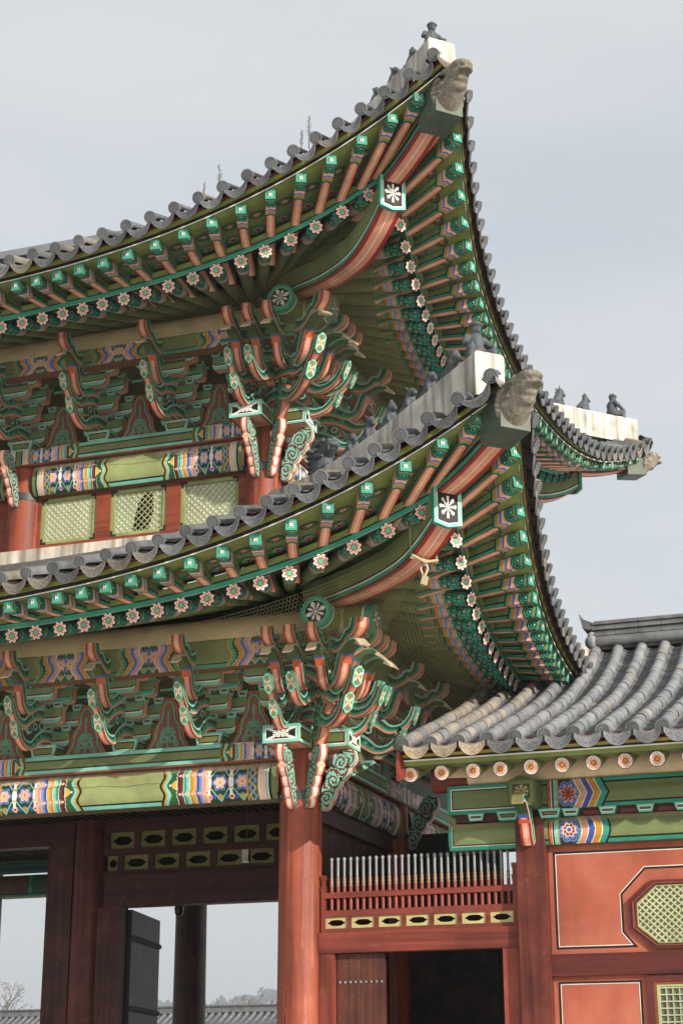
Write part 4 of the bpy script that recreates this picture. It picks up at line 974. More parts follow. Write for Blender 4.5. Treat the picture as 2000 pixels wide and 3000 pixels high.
def storey_frame(S, xs, ys, zb0, zb1, zp0, zp1, rim):
    ox, oy = S.ox, S.oy
    for a, b in zip(xs[:-1], xs[1:]):     # front: from the corner leftwards
        L_ = (a-b) - .56
        curved_beam(b+.28, a-.28, oy-.20, zb0, zb1, .10, beam_paint(L_, zb1-zb0, k=min(1.0, L_/5.09)), gate)
    for a, b in zip(ys[:-1], ys[1:]):
        L_ = (b-a) - .56
        curved_beam(a+.28, b-.28, ox+.20, zb0, zb1, .10, beam_paint(L_, zb1-zb0, center=C('6e7a44')), gate, axis='y')
    # flat plate with projecting painted ends at the corner
    for a, b in zip(xs[:-1], xs[1:]):
        mb = MB(); L_ = a-b
        mb.pquad((b, oy-.31, zp0), (a, oy-.31, zp0), (a, oy-.31, zp1), (b, oy-.31, zp1), band_paint(L_, zp1-zp0), .008)
        mb.box((b, oy-.306, zp0), (a, oy+.25, zp1), C('5a4a30')); mb.box((b, oy-.33, zp0-.028), (a, oy-.24, zp0), C('8a4a34'))
        mb.build('plate', M_PAINT, gate)
    mb = MB()
    for a, b in zip(ys[:-1], ys[1:]):
        L_ = b-a
        mb.pquad((ox+.31, a, zp0), (ox+.31, b, zp0), (ox+.31, b, zp1), (ox+.31, a, zp1), band_paint(L_, zp1-zp0), .01)
        mb.box((ox-.25, a, zp0), (ox+.306, b, zp1), C('4a4a30')); mb.box((ox+.24, a, zp0-.028), (ox+.33, b, zp0), C('7a3a2a'))
    mb.build('plate', M_PAINT, gate)
    zc0, zc1 = zp0-.14+.0, zp1+.0
    for k, R in enumerate((rotz(180, (ox, oy, 0)), rotz(-90, (ox, oy, 0)))):
        mb = MB(); w_ = .285; y0, y1 = .32, .845; z0, z1 = zp0+.12, zp1+.11
        mb.pquad((-w_, y1, z0), (w_, y1, z0), (w_, y1, z1), (-w_, y1, z1), p_box_end, .007)
        for sg in (-1, 1):
            mb.pquad((sg*w_, y0, z0), (sg*w_, y1-.001, z0), (sg*w_, y1-.001, z1), (sg*w_, y0, z1), framed([(.035, LTEAL), (.010, WHITE), (.025, BLACK)], C('6d7a3e')), .008)
        n = lambda u, v, w, h: pick([np.minimum(u, w-u) < .04], [RED], SALMON)
        mb.pquad((-w_, y0, z0), (w_, y0, z0), (w_, y1, z0), (-w_, y1, z0), n, .012); mb.quad((-w_, y0, z1), (w_, y0, z1), (w_, y1, z1), (-w_, y1, z1), OLIVE)
        mb.build('plate_end', M_PAINT, gate, matrix=R)
    # wall board behind the brackets, soffit between bracket steps
    mb = MB(); zt = zp1+1.40
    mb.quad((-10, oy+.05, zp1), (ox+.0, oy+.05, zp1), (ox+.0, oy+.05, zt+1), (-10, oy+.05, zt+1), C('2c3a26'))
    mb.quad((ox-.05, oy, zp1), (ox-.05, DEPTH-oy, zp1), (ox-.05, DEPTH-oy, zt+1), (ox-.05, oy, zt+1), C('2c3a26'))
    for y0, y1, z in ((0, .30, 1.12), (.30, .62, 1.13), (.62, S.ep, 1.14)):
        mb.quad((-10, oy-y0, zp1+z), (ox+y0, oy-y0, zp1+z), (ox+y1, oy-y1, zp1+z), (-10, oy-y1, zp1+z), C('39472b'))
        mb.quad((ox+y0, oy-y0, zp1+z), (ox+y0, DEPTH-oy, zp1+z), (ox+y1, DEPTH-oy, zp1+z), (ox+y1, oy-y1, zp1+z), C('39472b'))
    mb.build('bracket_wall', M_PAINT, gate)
    # outer purlins with painted round ends, and the painted board under them
    e = S.ep-.04; zc = S.zp; r = .225
    for ax in ('x', 'y'):
        mb = MB()
        p0, p1 = ((-10, oy-e, zc), (ox+e+.70, oy-e, zc)) if ax == 'x' else ((ox+e, DEPTH-oy+e, zc+.0), (ox+e, oy-e-.70, zc))
        p0, p1 = np.array(p0), np.array(p1); d = (p1-p0)/np.linalg.norm(p1-p0)
        mb.tube([p0, p0+(p1-p0)*.5, p1-d*.45], [r, r, r*1.0], C('c0aa80') if ax == 'x' else C('6d7050'), 28)
        mb.tube([p1-d*.45, p1-d*.16], r, C('6d7a3e'), 28, False); mb.tube([p1-d*.16, p1-d*.13], r*1.01, WHITE, 28, False); mb.tube([p1-d*.13, p1], r*1.01, TEAL, 28, False)
        yv = np.array([0, 0, 1.0]); mb.disc(p1, np.cross(d, yv), yv, r*1.01, p_purlin_end, 22, 64)
        pu = mb.build('purlin', M_PAINT, gate)
    cl = S.cl; zb = (zp1+1.02 if S is LOW else zp1+1.06, S.zp-.055)
    mb = MB(); g = board_paint
    for a, b in zip(cl[:-1], cl[1:]):
        L_ = a-b; mb.pquad((ox+b, oy-e-.18, zb[0]), (ox+a, oy-e-.18, zb[0]), (ox+a, oy-e-.18, zb[1]), (ox+b, oy-e-.18, zb[1]), g(L_, zb[1]-zb[0]), .009)
    mb.box((-10, oy-e-.176, zb[0]), (ox+e+.05, oy-e+.06, zb[1]), C('8a4a34'))
    cs = S.cls
    for a, b in zip(cs[:-1], cs[1:]):
        L_ = a-b; mb.pquad((ox+e+.18, oy-a, zb[0]), (ox+e+.18, oy-b, zb[0]), (ox+e+.18, oy-b, zb[1]), (ox+e+.18, oy-a, zb[1]), g(L_, zb[1]-zb[0]), .012)
    mb.box((ox+e-.06, oy-e, zb[0]), (ox+e+.176, DEPTH-oy, zb[1]), C('7a3a2a'))
    mb.build('purlin_board', M_PAINT, gate)
LOW.cl = [.80, -1.41, -2.82, -4.23, -5.65, -7.15, -8.9]; LOW.cls = [.8, -1.47, -2.93, -4.4, -5.87, -7.33, -8.8]
UPP.cl = [.93, -1.50, -2.98, -4.485, -6.0, -7.5]; UPP.cls = [.93, -1.65, -3.3, -4.95, -6.6]
storey_frame(LOW, [0, -5.65, -10.5], [0, 4.4, 8.8], 5.84, 6.40, 6.425, 6.70, None)
storey_frame(UPP, [-1.1, -5.585, -10.2], [1.1, 4.4, 7.7], 11.56, 12.11, 12.125, 12.40, None)
# columns
def column(x, y, z0, z1, r0, r1, band=True, col=OXIDE):
    mb = MB(); nz, na = 260, 120; zs = np.linspace(z0, z1, nz+1); rs = r1 + (r0-r1)*(1-((zs-z0)/(z1-z0))**1.6); A = np.linspace(0, 2*pi, na, endpoint=False)
    P = np.stack([x+rs[:, None]*np.cos(A), y+rs[:, None]*np.sin(A), np.broadcast_to(zs[:, None], (nz+1, na))], -1)
    zc = (zs[1:]+zs[:-1])/2; Zc, Ac = np.meshgrid(zc, A+pi/na, indexing='ij'); cc = np.broadcast_to(col, Zc.shape+(3,)).copy()
    rg_ = np.random.default_rng(int(abs(x*31+y*17))+3)
    for k in range(16):      # drying splits and worn pale scratches
        a0 = rg_.uniform(0, 2*pi); za = rg_.uniform(z0, z1); ln = rg_.uniform(.4, 2.2); wd = rg_.uniform(.5, 1.0)*2*pi/na
        line = a0+.035*np.sin(Zc*2.1+k)+.012*np.sin(Zc*9+k*2); m = (np.abs(((Ac-line+pi) % (2*pi))-pi) < wd*.6) & (np.abs(Zc-za) < ln/2)
        cc[m] = col*.22 if k % 2 else col*1.25+.03
    mb.grid(P, cc, True, closed=True)
    o = mb.build('column', M_WOODZ, gate)
    if band:
        b = MB(); z = 5.80 if z0 < 5 else 11.50
        rr = float(np.interp(z, zs, rs))
        b.tube([(x, y, z), (x, y, z+.13)], [rr+.012]*2, C('3c4440'), 40, False)
        for a in np.arange(0, 2*pi, pi/4): ball(b, (x+(rr+.014)*cos(a), y+(rr+.014)*sin(a), z+.065), .016, n=5)
        b.build('iron_band', M_METAL, o)
    return o
for x, y in ((0, 0), (-5.65, 0), (0, 4.4), (0, 8.8)): column(x, y, .4, 6.60, .335, .305)
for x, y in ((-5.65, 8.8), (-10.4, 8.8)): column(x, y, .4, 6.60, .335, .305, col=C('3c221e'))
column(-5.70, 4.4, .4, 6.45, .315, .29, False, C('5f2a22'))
for x, y in ((-1.1, 1.1), (-5.585, 1.1), (-1.1, 4.4), (-1.1, 7.7)): column(x, y, 9.6, 12.35, .30, .295)
# three-way carved brackets at the heads of the columns
def cap_mesh():
    mb = MB()
    def side(U, V, T, S):
        s1 = np.hypot((sw((U-.02)/.30)-.5)*.30, (V-.55)*T); an = np.arctan2((V-.55)*T, (sw((U-.02)/.30)-.5)*.30)
        k = np.abs(sw(s1/.062 - an/(2*pi)) - .5) < .26
        return pick([V < .10, V < .16, k & (V > .2)], [LTEAL, C('7a3a2a'), LTEAL*.9], C('6b3028'))
    def under(U, X):
        o = pick([X < .14, X < .66], [C('f0d6c8'), PINK], C('a8433a'))
        for q in (.20, .36, .52, .68, .80): o[np.abs(U-q) < .010] = SALMON
        return o
    pts = [(.33, -.88), (.40, -.85), (.42, -.76), (.46, -.70), (.47, -.60), (.54, -.52), (.56, -.42), (.64, -.36), (.67, -.24), (.76, -.17), (.79, -.05)]
    ribbon(mb, pts, [.10, .17, .18, .22, .22, .26, .26, .30, .28, .28, .16], .125, side, under, n=54, nv=22)
    return mesh_from(mb, 'column_bracket', M_PAINT)
ME_CAP = cap_mesh()
for S, z in ((LOW, 6.58), (UPP, 12.28)):
    for a, sc in ((180, 1), (-90, 1), (-135, .90)): link('column_bracket', ME_CAP, gate, rotz(a, (S.ox, S.oy, z + (.0 if sc == 1 else .02))) @ Matrix.Diagonal((1, sc, 1, 1)))
def long_cap(S, z):   # the tall diagonal one continues up to the clusters
    mb = MB()
    def side(U, V, T, S_): return pick([V < .2, V < .26, np.abs(np.hypot(sw(U/.2)-.5, (V-.5))-.26) < .10], [TEAL, BLACK, TEAL], DGREEN)
    ribbon(mb, [(.60, -.05), (.70, .06), (.74, .22), (.80, .36), (.95, .5)], [.20, .22, .22, .22, .2], .17, side, under_salmon, n=24)
    mb.build('column_bracket', M_PAINT, gate, matrix=rotz(-135, (S.ox, S.oy, z)))
long_cap(LOW, 6.66); long_cap(UPP, 12.36)
for S, z, xs in ((LOW, 6.58, -5.65), (UPP, 12.28, -5.585)): link('column_bracket', ME_CAP, gate, rotz(180, (xs, S.oy, z)))
link('column_bracket', ME_CAP, gate, rotz(-90, (0, 4.4, 6.58)))
# ---- upper storey wall with lattice windows
wy = 1.05
wb = MB()
for x0, x1, z0, z1 in ((-5.3, -1.4, 11.535, 11.66), (-5.3, -1.4, 10.54, 10.70), (-5.35, -5.22, 10.7, 11.54), (-4.16, -3.88, 10.7, 11.54), (-2.84, -2.57, 10.7, 11.54), (-1.52, -1.36, 10.7, 11.54)):
    wb.box((x0, wy-.02, z0), (x1, wy+.14, z1), OXIDE*.85)
wb.box((-10, wy+.0, 10.54), (-5.85, wy+.14, 11.6), OXIDE*.85); wb.box((-1.2, 1.3, 9.6), (-1.02, 7.7, 11.6), OXIDE*.8)
win_wall = wb.build('window_wall', M_WOODX, gate)
def lattice_window(x0, x1, z0, z1, y, parent, dark=None):
    fr = MB(); t = .065
    for a, b, c, d in ((x0, x1, z0, z0+t), (x0, x1, z1-t, z1), (x0, x0+t, z0+t, z1-t), (x1-t, x1, z0+t, z1-t)): fr.box((a, y, c), (b, y+.05, d), C('8f9c62'))
    for a in (x0, x1):
        for c in (z0, z1):
            sx = .11 if a == x0 else -.11; sz = .11 if c == z0 else -.11
            fr.box((a, y-.004, c), (a+sx, y+.002, c+sz*.42), C('2b2d26')); fr.box((a, y-.0045, c+sz*.42), (a+sx*.42, y+.0015, c+sz), C('2b2d26'))
    w = fr.build('window_frame', M_PAINT, parent)
    la = MB(); ax0, ax1, az0, az1 = x0+t, x1-t, z0+t, z1-t; p = .112; hw = .0062
    for sg in (1, -1):
        for k in np.arange(-30, 60):
            # line x - sg*z = const, clipped to the opening
            c0 = k*p*1.0; seg = []
            f = lambda z: ax0 + c0 + sg*(z-az0) if sg > 0 else ax0 + c0 - (z-az0)
            zA, zB = az0, az1
            ts = []
            for z in (az0, az1):
                x = f(z)
                if ax0 <= x <= ax1: ts.append((x, z))
            for x in (ax0, ax1):
                z = az0 + (x-ax0-c0)*(1 if sg > 0 else -1)
                if az0 < z < az1: ts.append((x, z))
            if len(ts) < 2: continue
            a, b = np.array(ts[0]), np.array(ts[1])
            if np.linalg.norm(b-a) < .03: continue
            d = (b-a)/np.linalg.norm(b-a); n = np.array([-d[1], d[0]])*hw
            yy = y+.018 + (.004 if sg > 0 else 0)
            q = [(a-n), (b-n), (b+n), (a+n)]
            la.hexa([(v[0], yy, v[1]) for v in q]+[(v[0], yy+.011, v[1]) for v in q], C('a3ae7c'))
    la.build('lattice', M_PAINT, w)
    bk = MB(); bk.quad((x0, y+.055, z0), (x1, y+.055, z0), (x1, y+.055, z1), (x0, y+.055, z1), C('dcdac8'))
    if dark: 
        P = np.array(dark); bk.add([(a, y+.0515, b) for a, b in P], np.arange(len(P))[None], C('141814'))
    bk.build('paper_backing', M_WALL, w)
    return w
lattice_window(-5.22, -4.16, 10.70, 11.535, wy+.0, win_wall)
lattice_window(-3.88, -2.84, 10.70, 11.535, wy+.0, win_wall, [(-3.50, 10.74), (-3.20, 10.74), (-3.10, 11.10), (-3.12, 11.45), (-3.26, 11.45), (-3.40, 11.25)])
lattice_window(-2.57, -1.52, 10.70, 11.535, wy+.0, win_wall)
# white plaster course where the lower roof meets the upper wall
pl_ = MB(); pl_.box((-10, .72, 10.0), (-1.35, 1.10, 10.535), C('d9cfbf')); pl_.box((-1.5, .72, 10.0), (-.72, 7.9, 10.5), C('d9cfbf'))
pl_.build('plaster_course', M_PLASTER, gate)
# ------------------------------------------------------------------ corridor building on the right
corr = thing('corridor_building', 'low corridor building with grey tiled roof and salmon plaster walls', 'building', (7.5, 4.4, 0))
RY = [-1.45, -.04, 1.88, 3.21, 4.23, 5.04]; RZ = [6.25, 6.73, 7.44, 7.98, 8.58, 9.09]
def rz(y): return np.interp(y, RY, RZ) if False else np.polyval(np.polyfit(RY, RZ, 3), y)
XR = [2.045+.397*k for k in range(32)]
def xtop(x):    # rows left of the ridge end run under the eave of the gate and stop there
    return 4.93 if x > 3.5 else float(np.interp(x, [2.0, 2.45, 2.85, 3.25, 3.5], [3.25, 3.35, 3.55, 3.75, 3.8]))
tiles = MB()
for k, x in enumerate(XR):
    y1 = xtop(x); n = int((y1+1.45)/.31); ys = np.linspace(-1.45, y1, n+1); r = .093
    A = np.linspace(-.12*pi, 1.12*pi, 13)
    for a, b in zip(ys[:-1], ys[1:]):
        c = TILE*(.92+.16*RNG.random())*1.38
        if RNG.random() > .93: c = c*.7+C('9c917c')*.35
        if k < 3 and RNG.random() > .3: c = c*.6+C('b09f84')*.40
        za, zb = rz(a)+.016, rz(b)+.016; dy, dz = b-a, zb-za; L_ = np.hypot(dy, dz); ny, nz = -dz/L_, dy/L_
        P = []; jit = np.array([RNG.normal(0, .004), 0, RNG.normal(0, .003)])
        for (yy, zz, rr) in ((a-.004, za, r), (a+dy*.97, za+dz*.97, r*.965), (b+.01, zb+dz*.03, r*.93)):
            P.append(np.stack([x+rr*np.cos(A)*1, yy+ny*rr*np.sin(A), zz+nz*rr*np.sin(A)], -1)+jit)
        tiles.grid(np.array(P), c, True)
        tiles.add(P[0], np.arange(13)[None], c*.35)
    dz = rz(-1.4)-rz(-1.45); i2 = np.array([0, 1, .34]); i2 /= np.linalg.norm(i2)
    edge_tile_geo(tiles, None, np.array([x, -1.47, rz(-1.45)+.005]), np.array([1., 0, 0]), None, i2, tilecol()*1.3 if k > 2 else C('a3947c'), .1)
    if k+1 < len(XR):
        m = x+.1985; drip_tile_geo(tiles, np.array([m, -1.50, rz(-1.45)-.03]), np.array([1., 0, 0]), i2, .182, (tilecol()*1.55 if k > 2 else C('a3947c')), .3, .062)
        y1 = min(xtop(x), xtop(XR[k+1])); n = int((y1+1.45)/.098); ys = np.linspace(-1.45, y1, n+1)
        xs = np.linspace(-.145, .145, 9)
        for a, b in zip(ys[:-1], ys[1:]):       # overlapping concave tiles, each lip a little proud
            c = TILE*(.75+.35*RNG.random())*1.25
            if RNG.random() > .92: c = c*.5+C('9a8a70')*.5
            dip = -.080*(1-(xs/.145)**2)
            Pa = np.stack([m+xs, np.full(9, a), rz(a)+dip+.036], -1); Pb = np.stack([m+xs, np.full(9, b+.01), rz(b)+dip+.004], -1)
            Pl = Pa - np.array([0, .0, .030])
            tiles.grid(np.array([Pa, Pb]), c, True); tiles.grid(np.array([Pl, Pa]), c*1.05, False)
croof = tiles.build('roof', M_TILE, corr)
# roof boarding, ridge and gable edge
rb = MB(); ys = np.linspace(-1.40, 4.4, 30)
X0 = lambda y: 2.0 if y < 3.3 else 3.55
def deck(dz, col):
    V = []; 
    for x0, x1, ya, yb in ((1.99, 3.6, -1.40, 3.4), (3.6, 14.4, -1.40, 5.0)):
        yy = np.linspace(ya, yb, 24); rb.grid(np.stack([np.stack([np.full(24, x), yy, rz(yy)+dz], -1) for x in (x0, x1)]), col)
deck(-.085, TILE*.5); deck(-.14, C('7d7a48'))
rb.box((3.6, 5.0, 8.5), (14.4, 5.1, 9.05), TILE*.5)
yy = np.linspace(5.0, 11.4, 10); rb.grid(np.stack([np.stack([np.full(10, x), yy, rz(10.0-yy)-.085], -1) for x in (3.6, 14.4)]), TILE*.6)
rb.build('roof_deck', M_PAINT, croof)
rg = MB()
xs = np.linspace(3.60, 14.4, 28)
for z0, z1, hw, c in ((8.98, 9.20, .17, TILE*.9), (9.205, 9.255, .24, TILE*1.0), (9.26, 9.31, .20, TILE*.8), (9.315, 9.365, .24, TILE*1.05), (9.37, 9.41, .20, TILE*.8), (9.415, 9.455, .23, TILE*1.0)):
    for a, b in zip(xs[:-1], xs[1:]):
        cc = c*(.9+.2*RNG.random()); rg.box((a+.004, 5.0-hw, z0+.006*RNG.random()), (b-.003, 5.0+hw, z1), cc)
for a, b in zip(xs[:-1], xs[1:]): rg.tube([(a, 5.0, 9.455), (b-.006, 5.0, 9.455)], .085, TILE*(.95+.2*RNG.random()), 12)
rg.tube([(3.55, 4.80, 9.11), (14.4, 4.80, 9.11)], .095, TILE*1.05, 14)
rg.hexa([(3.40, 4.78, 9.52), (3.44, 4.78, 9.50), (3.44, 5.22, 9.50), (3.40, 5.22, 9.52), (3.37, 4.82, 9.64), (3.395, 4.82, 9.63), (3.395, 5.18, 9.63), (3.37, 5.18, 9.64)], TILE*.9)
rg.hexa([(3.43, 4.79, 9.38), (3.64, 4.79, 9.30), (3.64, 5.21, 9.30), (3.43, 5.21, 9.38), (3.40, 4.79, 9.56), (3.62, 4.79, 9.455), (3.62, 5.21, 9.455), (3.40, 5.21, 9.56)], TILE*.95)
rg.build('ridge', M_TILE, croof)
pf = MB(); ball(pf, (3.58, 4.80, 9.11), (.12, .12, .12)); ball(pf, (3.58, 4.85, 9.22), (.08, .10, .09)); o = pf.build('plaster_plug', M_PLASTER, croof)
# gable board and the hooked end
gb = MB()
for a, b in zip(np.linspace(-1.42, 3.2, 14)[:-1], np.linspace(-1.42, 3.2, 14)[1:]):
    gb.hexa([(1.93, a, rz(a)-.50), (1.985, a, rz(a)-.50), (1.985, b, rz(b)-.50), (1.93, b, rz(b)-.50), (1.93, a, rz(a)-.10), (1.985, a, rz(a)-.10), (1.985, b, rz(b)-.10), (1.93, b, rz(b)-.10)], C('8a3a2c'))
gb.build('gable_board', M_WOODY, corr)
hk = MB(); hk.tube([(1.955, -1.40, 6.17), (1.93, -1.47, 6.26), (1.95, -1.49, 6.35), (2.0, -1.44, 6.40)], [.03, .035, .035, .03], C('3a3a38'), 10); hk.build('iron_hook', M_METAL, corr)
# eave boards
ev = MB()
for (y0, z0, y1, z1, c) in ((-1.32, 6.13, -1.42, 6.165, C('5c2822')), (-1.25, 6.05, -1.26, 6.07, WHITE), (-1.255, 6.07, -1.27, 6.10, BLACK), (-1.27, 6.10, -1.31, 6.135, C('9a9440')), (-1.23, 5.995, -1.25, 6.05, C('7f8a45')), (-1.0, 5.985, -1.23, 5.995, OLIVE)):
    ev.quad((1.99, y0, z0), (14.4, y0, z0), (14.4, y1, z1), (1.99, y1, z1), c)
ev.quad((1.99, -1.42, 6.165), (14.4, -1.42, 6.165), (14.4, -1.40, 6.24), (1.99, -1.40, 6.24), C('5c2822'))
ev.build('eave_board', M_PAINT, corr)
# round rafters with lotus ends
ME_RAF2 = rafter_mesh(.108, rafter_body2, p_flower2, 3.2, 50, .5, 24)
sl = .36; xi = Vector((0, 1, sl)).normalized()
for k in range(28):
    x = 2.05 + .428*k if k > 2 else 2.05+.45*k
    link('round_rafter', ME_RAF2, corr, axis_matrix(Vector((x, -1.15, 5.885)), Vector((x, -1.15, 5.885))+xi))
# purlin, beams
pb = MB(); pb.tube([(2.15, 0, 6.04), (14.4, 0, 6.04)], .205, C('d6c09c'), 26); pb.build('purlin', M_PAINT, corr)
pe = MB(); pe.tube([(2.06, 0, 6.0), (2.14, 0, 6.0), (2.6, 0, 6.02)], [.19, .20, .20], C('7a3128'), 20); pe.build('purlin_end', M_WOODX, corr)
cpu = corridor_paint(.42, .40, True); cpl = corridor_paint(.42, .36, False)
mb = MB()
def ub(u, v, w, h):
    d = np.minimum(np.minimum(u, 99), np.minimum(v, h-v)); return pick([d < .05, d < .06, d < .08], [TEAL, WHITE, BLACK], OLIVE)
mb.pquad((2.30, -.16, 5.46), (3.33, -.16, 5.46), (3.33, -.16, 5.865), (2.30, -.16, 5.865), ub, .008)
mb.pquad((3.33, -.16, 5.46), (8.6, -.16, 5.46), (8.6, -.16, 5.865), (3.33, -.16, 5.865), cpu, .008)
mb.box((2.30, -.157, 5.46), (14.4, .16, 5.865), C('6d7a3e')); mb.build('upper_beam', M_GREENX, corr)
def lb(u, v, w, h):
    d = np.minimum(u, v); o = pick([d < .045, d < .055, d < .075], [TEAL, WHITE, BLACK], OLIVE)
    f = np.clip((v/h-.78)/.12, 0, 1)[..., None]*.75; return o*(1-f)+C('9a8a64')*f
curved_beam(2.31, 3.34, -.12, 4.95, 5.325, .07, lb, corr, 'lower_beam', mat=M_GREENX)
curved_beam(3.66, 8.6, -.12, 4.97, 5.345, .07, lambda u, v, w, h: cpl(u+.33, v, w, h), corr, 'lower_beam', mat=M_GREENX)
# small bearing blocks in the gap between the two beams
sb = MB(); sb.box((2.4, -.10, 5.345), (14.4, .1, 5.46), C('4a2420'))
for x in np.arange(4.08, 9, .52): 
    P = [(x-.10, 5.36), (x+.10, 5.36), (x+.14, 5.465), (x-.14, 5.465)]
    sb.pquad((x-.09, -.19, 5.35), (x+.09, -.19, 5.35), (x+.125, -.19, 5.455), (x-.125, -.19, 5.455), F_SORO, .006)
    sb.hexa([(x-.09, -.187, 5.35), (x+.09, -.187, 5.35), (x+.09, 0, 5.35), (x-.09, 0, 5.35), (x-.125, -.187, 5.455), (x+.125, -.187, 5.455), (x+.125, 0, 5.455), (x-.125, 0, 5.455)], TEAL)
    sb.box((x+.17, -.125, 5.365), (x+.40, -.1, 5.42), C('6b322a'))
for x in (2.72,):
    sb.pquad((x-.09, -.19, 5.35), (x+.09, -.19, 5.35), (x+.125, -.19, 5.455), (x-.125, -.19, 5.455), F_SORO, .006)
sb.build('bearing_blocks', M_PAINT, corr)
# column with its carved head
def ccol(x, y=0):
    mb = MB(); mb.box((x-.205, y-.205, .3), (x+.205, y+.205, 5.36), C('62291f')); o = mb.build('column', M_WOODZ, corr); return o
col1 = ccol(3.49); ccol(8.8); ccol(13.6)
ch = MB()
def hx(u, v, w, h):
    x = np.abs(u-w/2)/(w/2); y = v/h; d = np.minimum(np.minimum(u, w-u), np.minimum(v, h-v)+.0)
    a = np.arctan2((y-.5)*1.1, (u-w/2)/w*2*.5); r = np.hypot((u-w/2)/w*2, (y-.5)*2)
    fl = (np.abs(np.cos(4*a)) > .55) & (r < .58) & (r > .08)
    return pick([d < .035, d < .05, fl], [C('6d7a4a'), C('8a8458'), C('b5a578')], C('54422e'))
def hexbox(y0, y1, z0, z1, hw, fn):
    pts = [(-hw*.92, z0+.05), (-hw*.6, z0), (hw*.6, z0), (hw*.92, z0+.05), (hw, z1-.08), (hw*.2, z1), (-hw*.2, z1), (-hw, z1-.08)]
    ch.prism(pts, y0+.006, y1, lambda p, d: (3.49+p[0], d, p[1]), C('56633a'))
hexbox(-.62, -.1, 5.46, 5.88, .21, None)
ch.pquad((3.49-.175, -.617, 5.50), (3.49+.175, -.617, 5.50), (3.49+.175, -.617, 5.81), (3.49-.175, -.617, 5.81), hx, .007)
c_ = ch.build('beam_head', M_PAINT, col1)
wg = MB()
def under(U, X):
    o = under_salmon(U, X); o[(U > .36) & (U < .42)] = VERM; o[(U > .46)] = BLUE; o[U > .52] = C('2d4a2a'); o[U > .97] = C('8a8458'); return o
ribbon(wg, [(.20, -.42), (.26, -.30), (.30, -.15), (.38, .0), (.46, .12), (.58, .20), (.70, .18), (.76, .10)], [.12, .16, .16, .18, .2, .16, .10, .03], .17, side_teal, under, lambda U, X: pick([U > .75], [C('7a7448')], DGREEN), n=40)
wg.build('carved_bracket', M_PAINT, col1, matrix=rotz(180, (3.49, -.03, 5.36)) @ Matrix.Diagonal((.95, 1.12, .92, 1)))
for sg in (-1, 1):
    sp = MB(); x = 3.49+sg*.30; sp.pquad((x-.12, -.235, 5.33), (x+.12, -.235, 5.33), (x+.16, -.235, 5.46), (x-.16, -.235, 5.46), F_SORO, .007)
    sp.hexa([(x-.12, -.232, 5.33), (x+.12, -.232, 5.33), (x+.12, 0, 5.33), (x-.12, 0, 5.33), (x-.16, -.232, 5.46), (x+.16, -.232, 5.46), (x+.16, 0, 5.46), (x-.16, 0, 5.46)], TEAL)
    sp.build('capital_block', M_PAINT, col1)
# salmon plaster walls with painted double lines, rails, windows
WALLC = C('a85c48')
mw = MB(); yw = .02
OC = (5.55, 3.985); 
def octo(hw, hh, k=.42, c=OC):
    x, z = c; a, b = hw, hh
    cx, cz = hw-.325*hw/.765, hh*.40
    return [(x-cx, z-b), (x+cx, z-b), (x+a, z-cz), (x+a, z+cz), (x+cx, z+b), (x-cx, z+b), (x-a, z+cz), (x-a, z-cz)]
mw.box((3.69, yw, 3.49), (8.6, yw+.2, 4.97), WALLC); mw.box((3.69, yw, .9), (8.6, yw+.2, 3.20), WALLC*1.05)
wall = mw.build('wall_panel', M_WALL, corr)
ln = MB()
def stroke(pts, w, d, col, closed=False):
    pts = [np.array(p, float) for p in pts]; n = len(pts)
    if closed: pts = pts+[pts[0], pts[1]]; 
    P = np.array(pts); offs = []
    for i in range(len(P)):
        a = P[i]-P[i-1] if i > 0 else P[1]-P[0]; b = P[i+1]-P[i] if i+1 < len(P) else P[-1]-P[-2]
        a = a/np.linalg.norm(a); b = b/np.linalg.norm(b); na, nb = np.array([-a[1], a[0]]), np.array([-b[1], b[0]]); m = na+nb; m /= np.dot(m, na)+1e-9; offs.append(m)
    offs = np.array(offs); lo, hi = P-offs*w/2, P+offs*w/2
    ln.grid(np.array([[(q[0], yw-d, q[1]) for q in lo], [(q[0], yw-d, q[1]) for q in hi]]), col)
    return
path = [(7.4, 3.575), (6.25, 3.575), (6.41, 3.77), (6.41, 4.27), (6.07, 4.61), (5.03, 4.61), (4.69, 4.27), (4.69, 3.77), (4.85, 3.575), (3.775, 3.575), (3.775, 4.87), (7.3, 4.87), (7.4, 4.87)]
def inset(p, d):
    P = np.array(p, float); out = []
    for i in range(len(P)):
        a = P[i]-P[i-1] if i > 0 else P[1]-P[0]; b = P[i+1]-P[i] if i+1 < len(P) else P[-1]-P[-2]
        a = a/np.linalg.norm(a); b = b/np.linalg.norm(b); na, nb = np.array([-a[1], a[0]]), np.array([-b[1], b[0]]); m = na+nb; m /= np.dot(m, na)+1e-9; out.append(P[i]+m*d)
    return [tuple(q) for q in out]
stroke(path, .028, .004, BLACK); stroke(inset(path, -.021), .012, .005, C('d8cfc0'))
p2 = [(3.775, 1.2), (3.775, 3.115), (4.885, 3.115), (4.885, 1.2)]
stroke(p2, .028, .004, BLACK); stroke(inset(p2, -.021), .012, .005, C('d8cfc0'))
ln.build('painted_lines', M_PAINT, wall)
rl = MB(); rl.box((3.69, -.07, 3.20), (8.6, .1, 3.49), C('5a251e')); rl.build('rail', M_WOODX, corr)
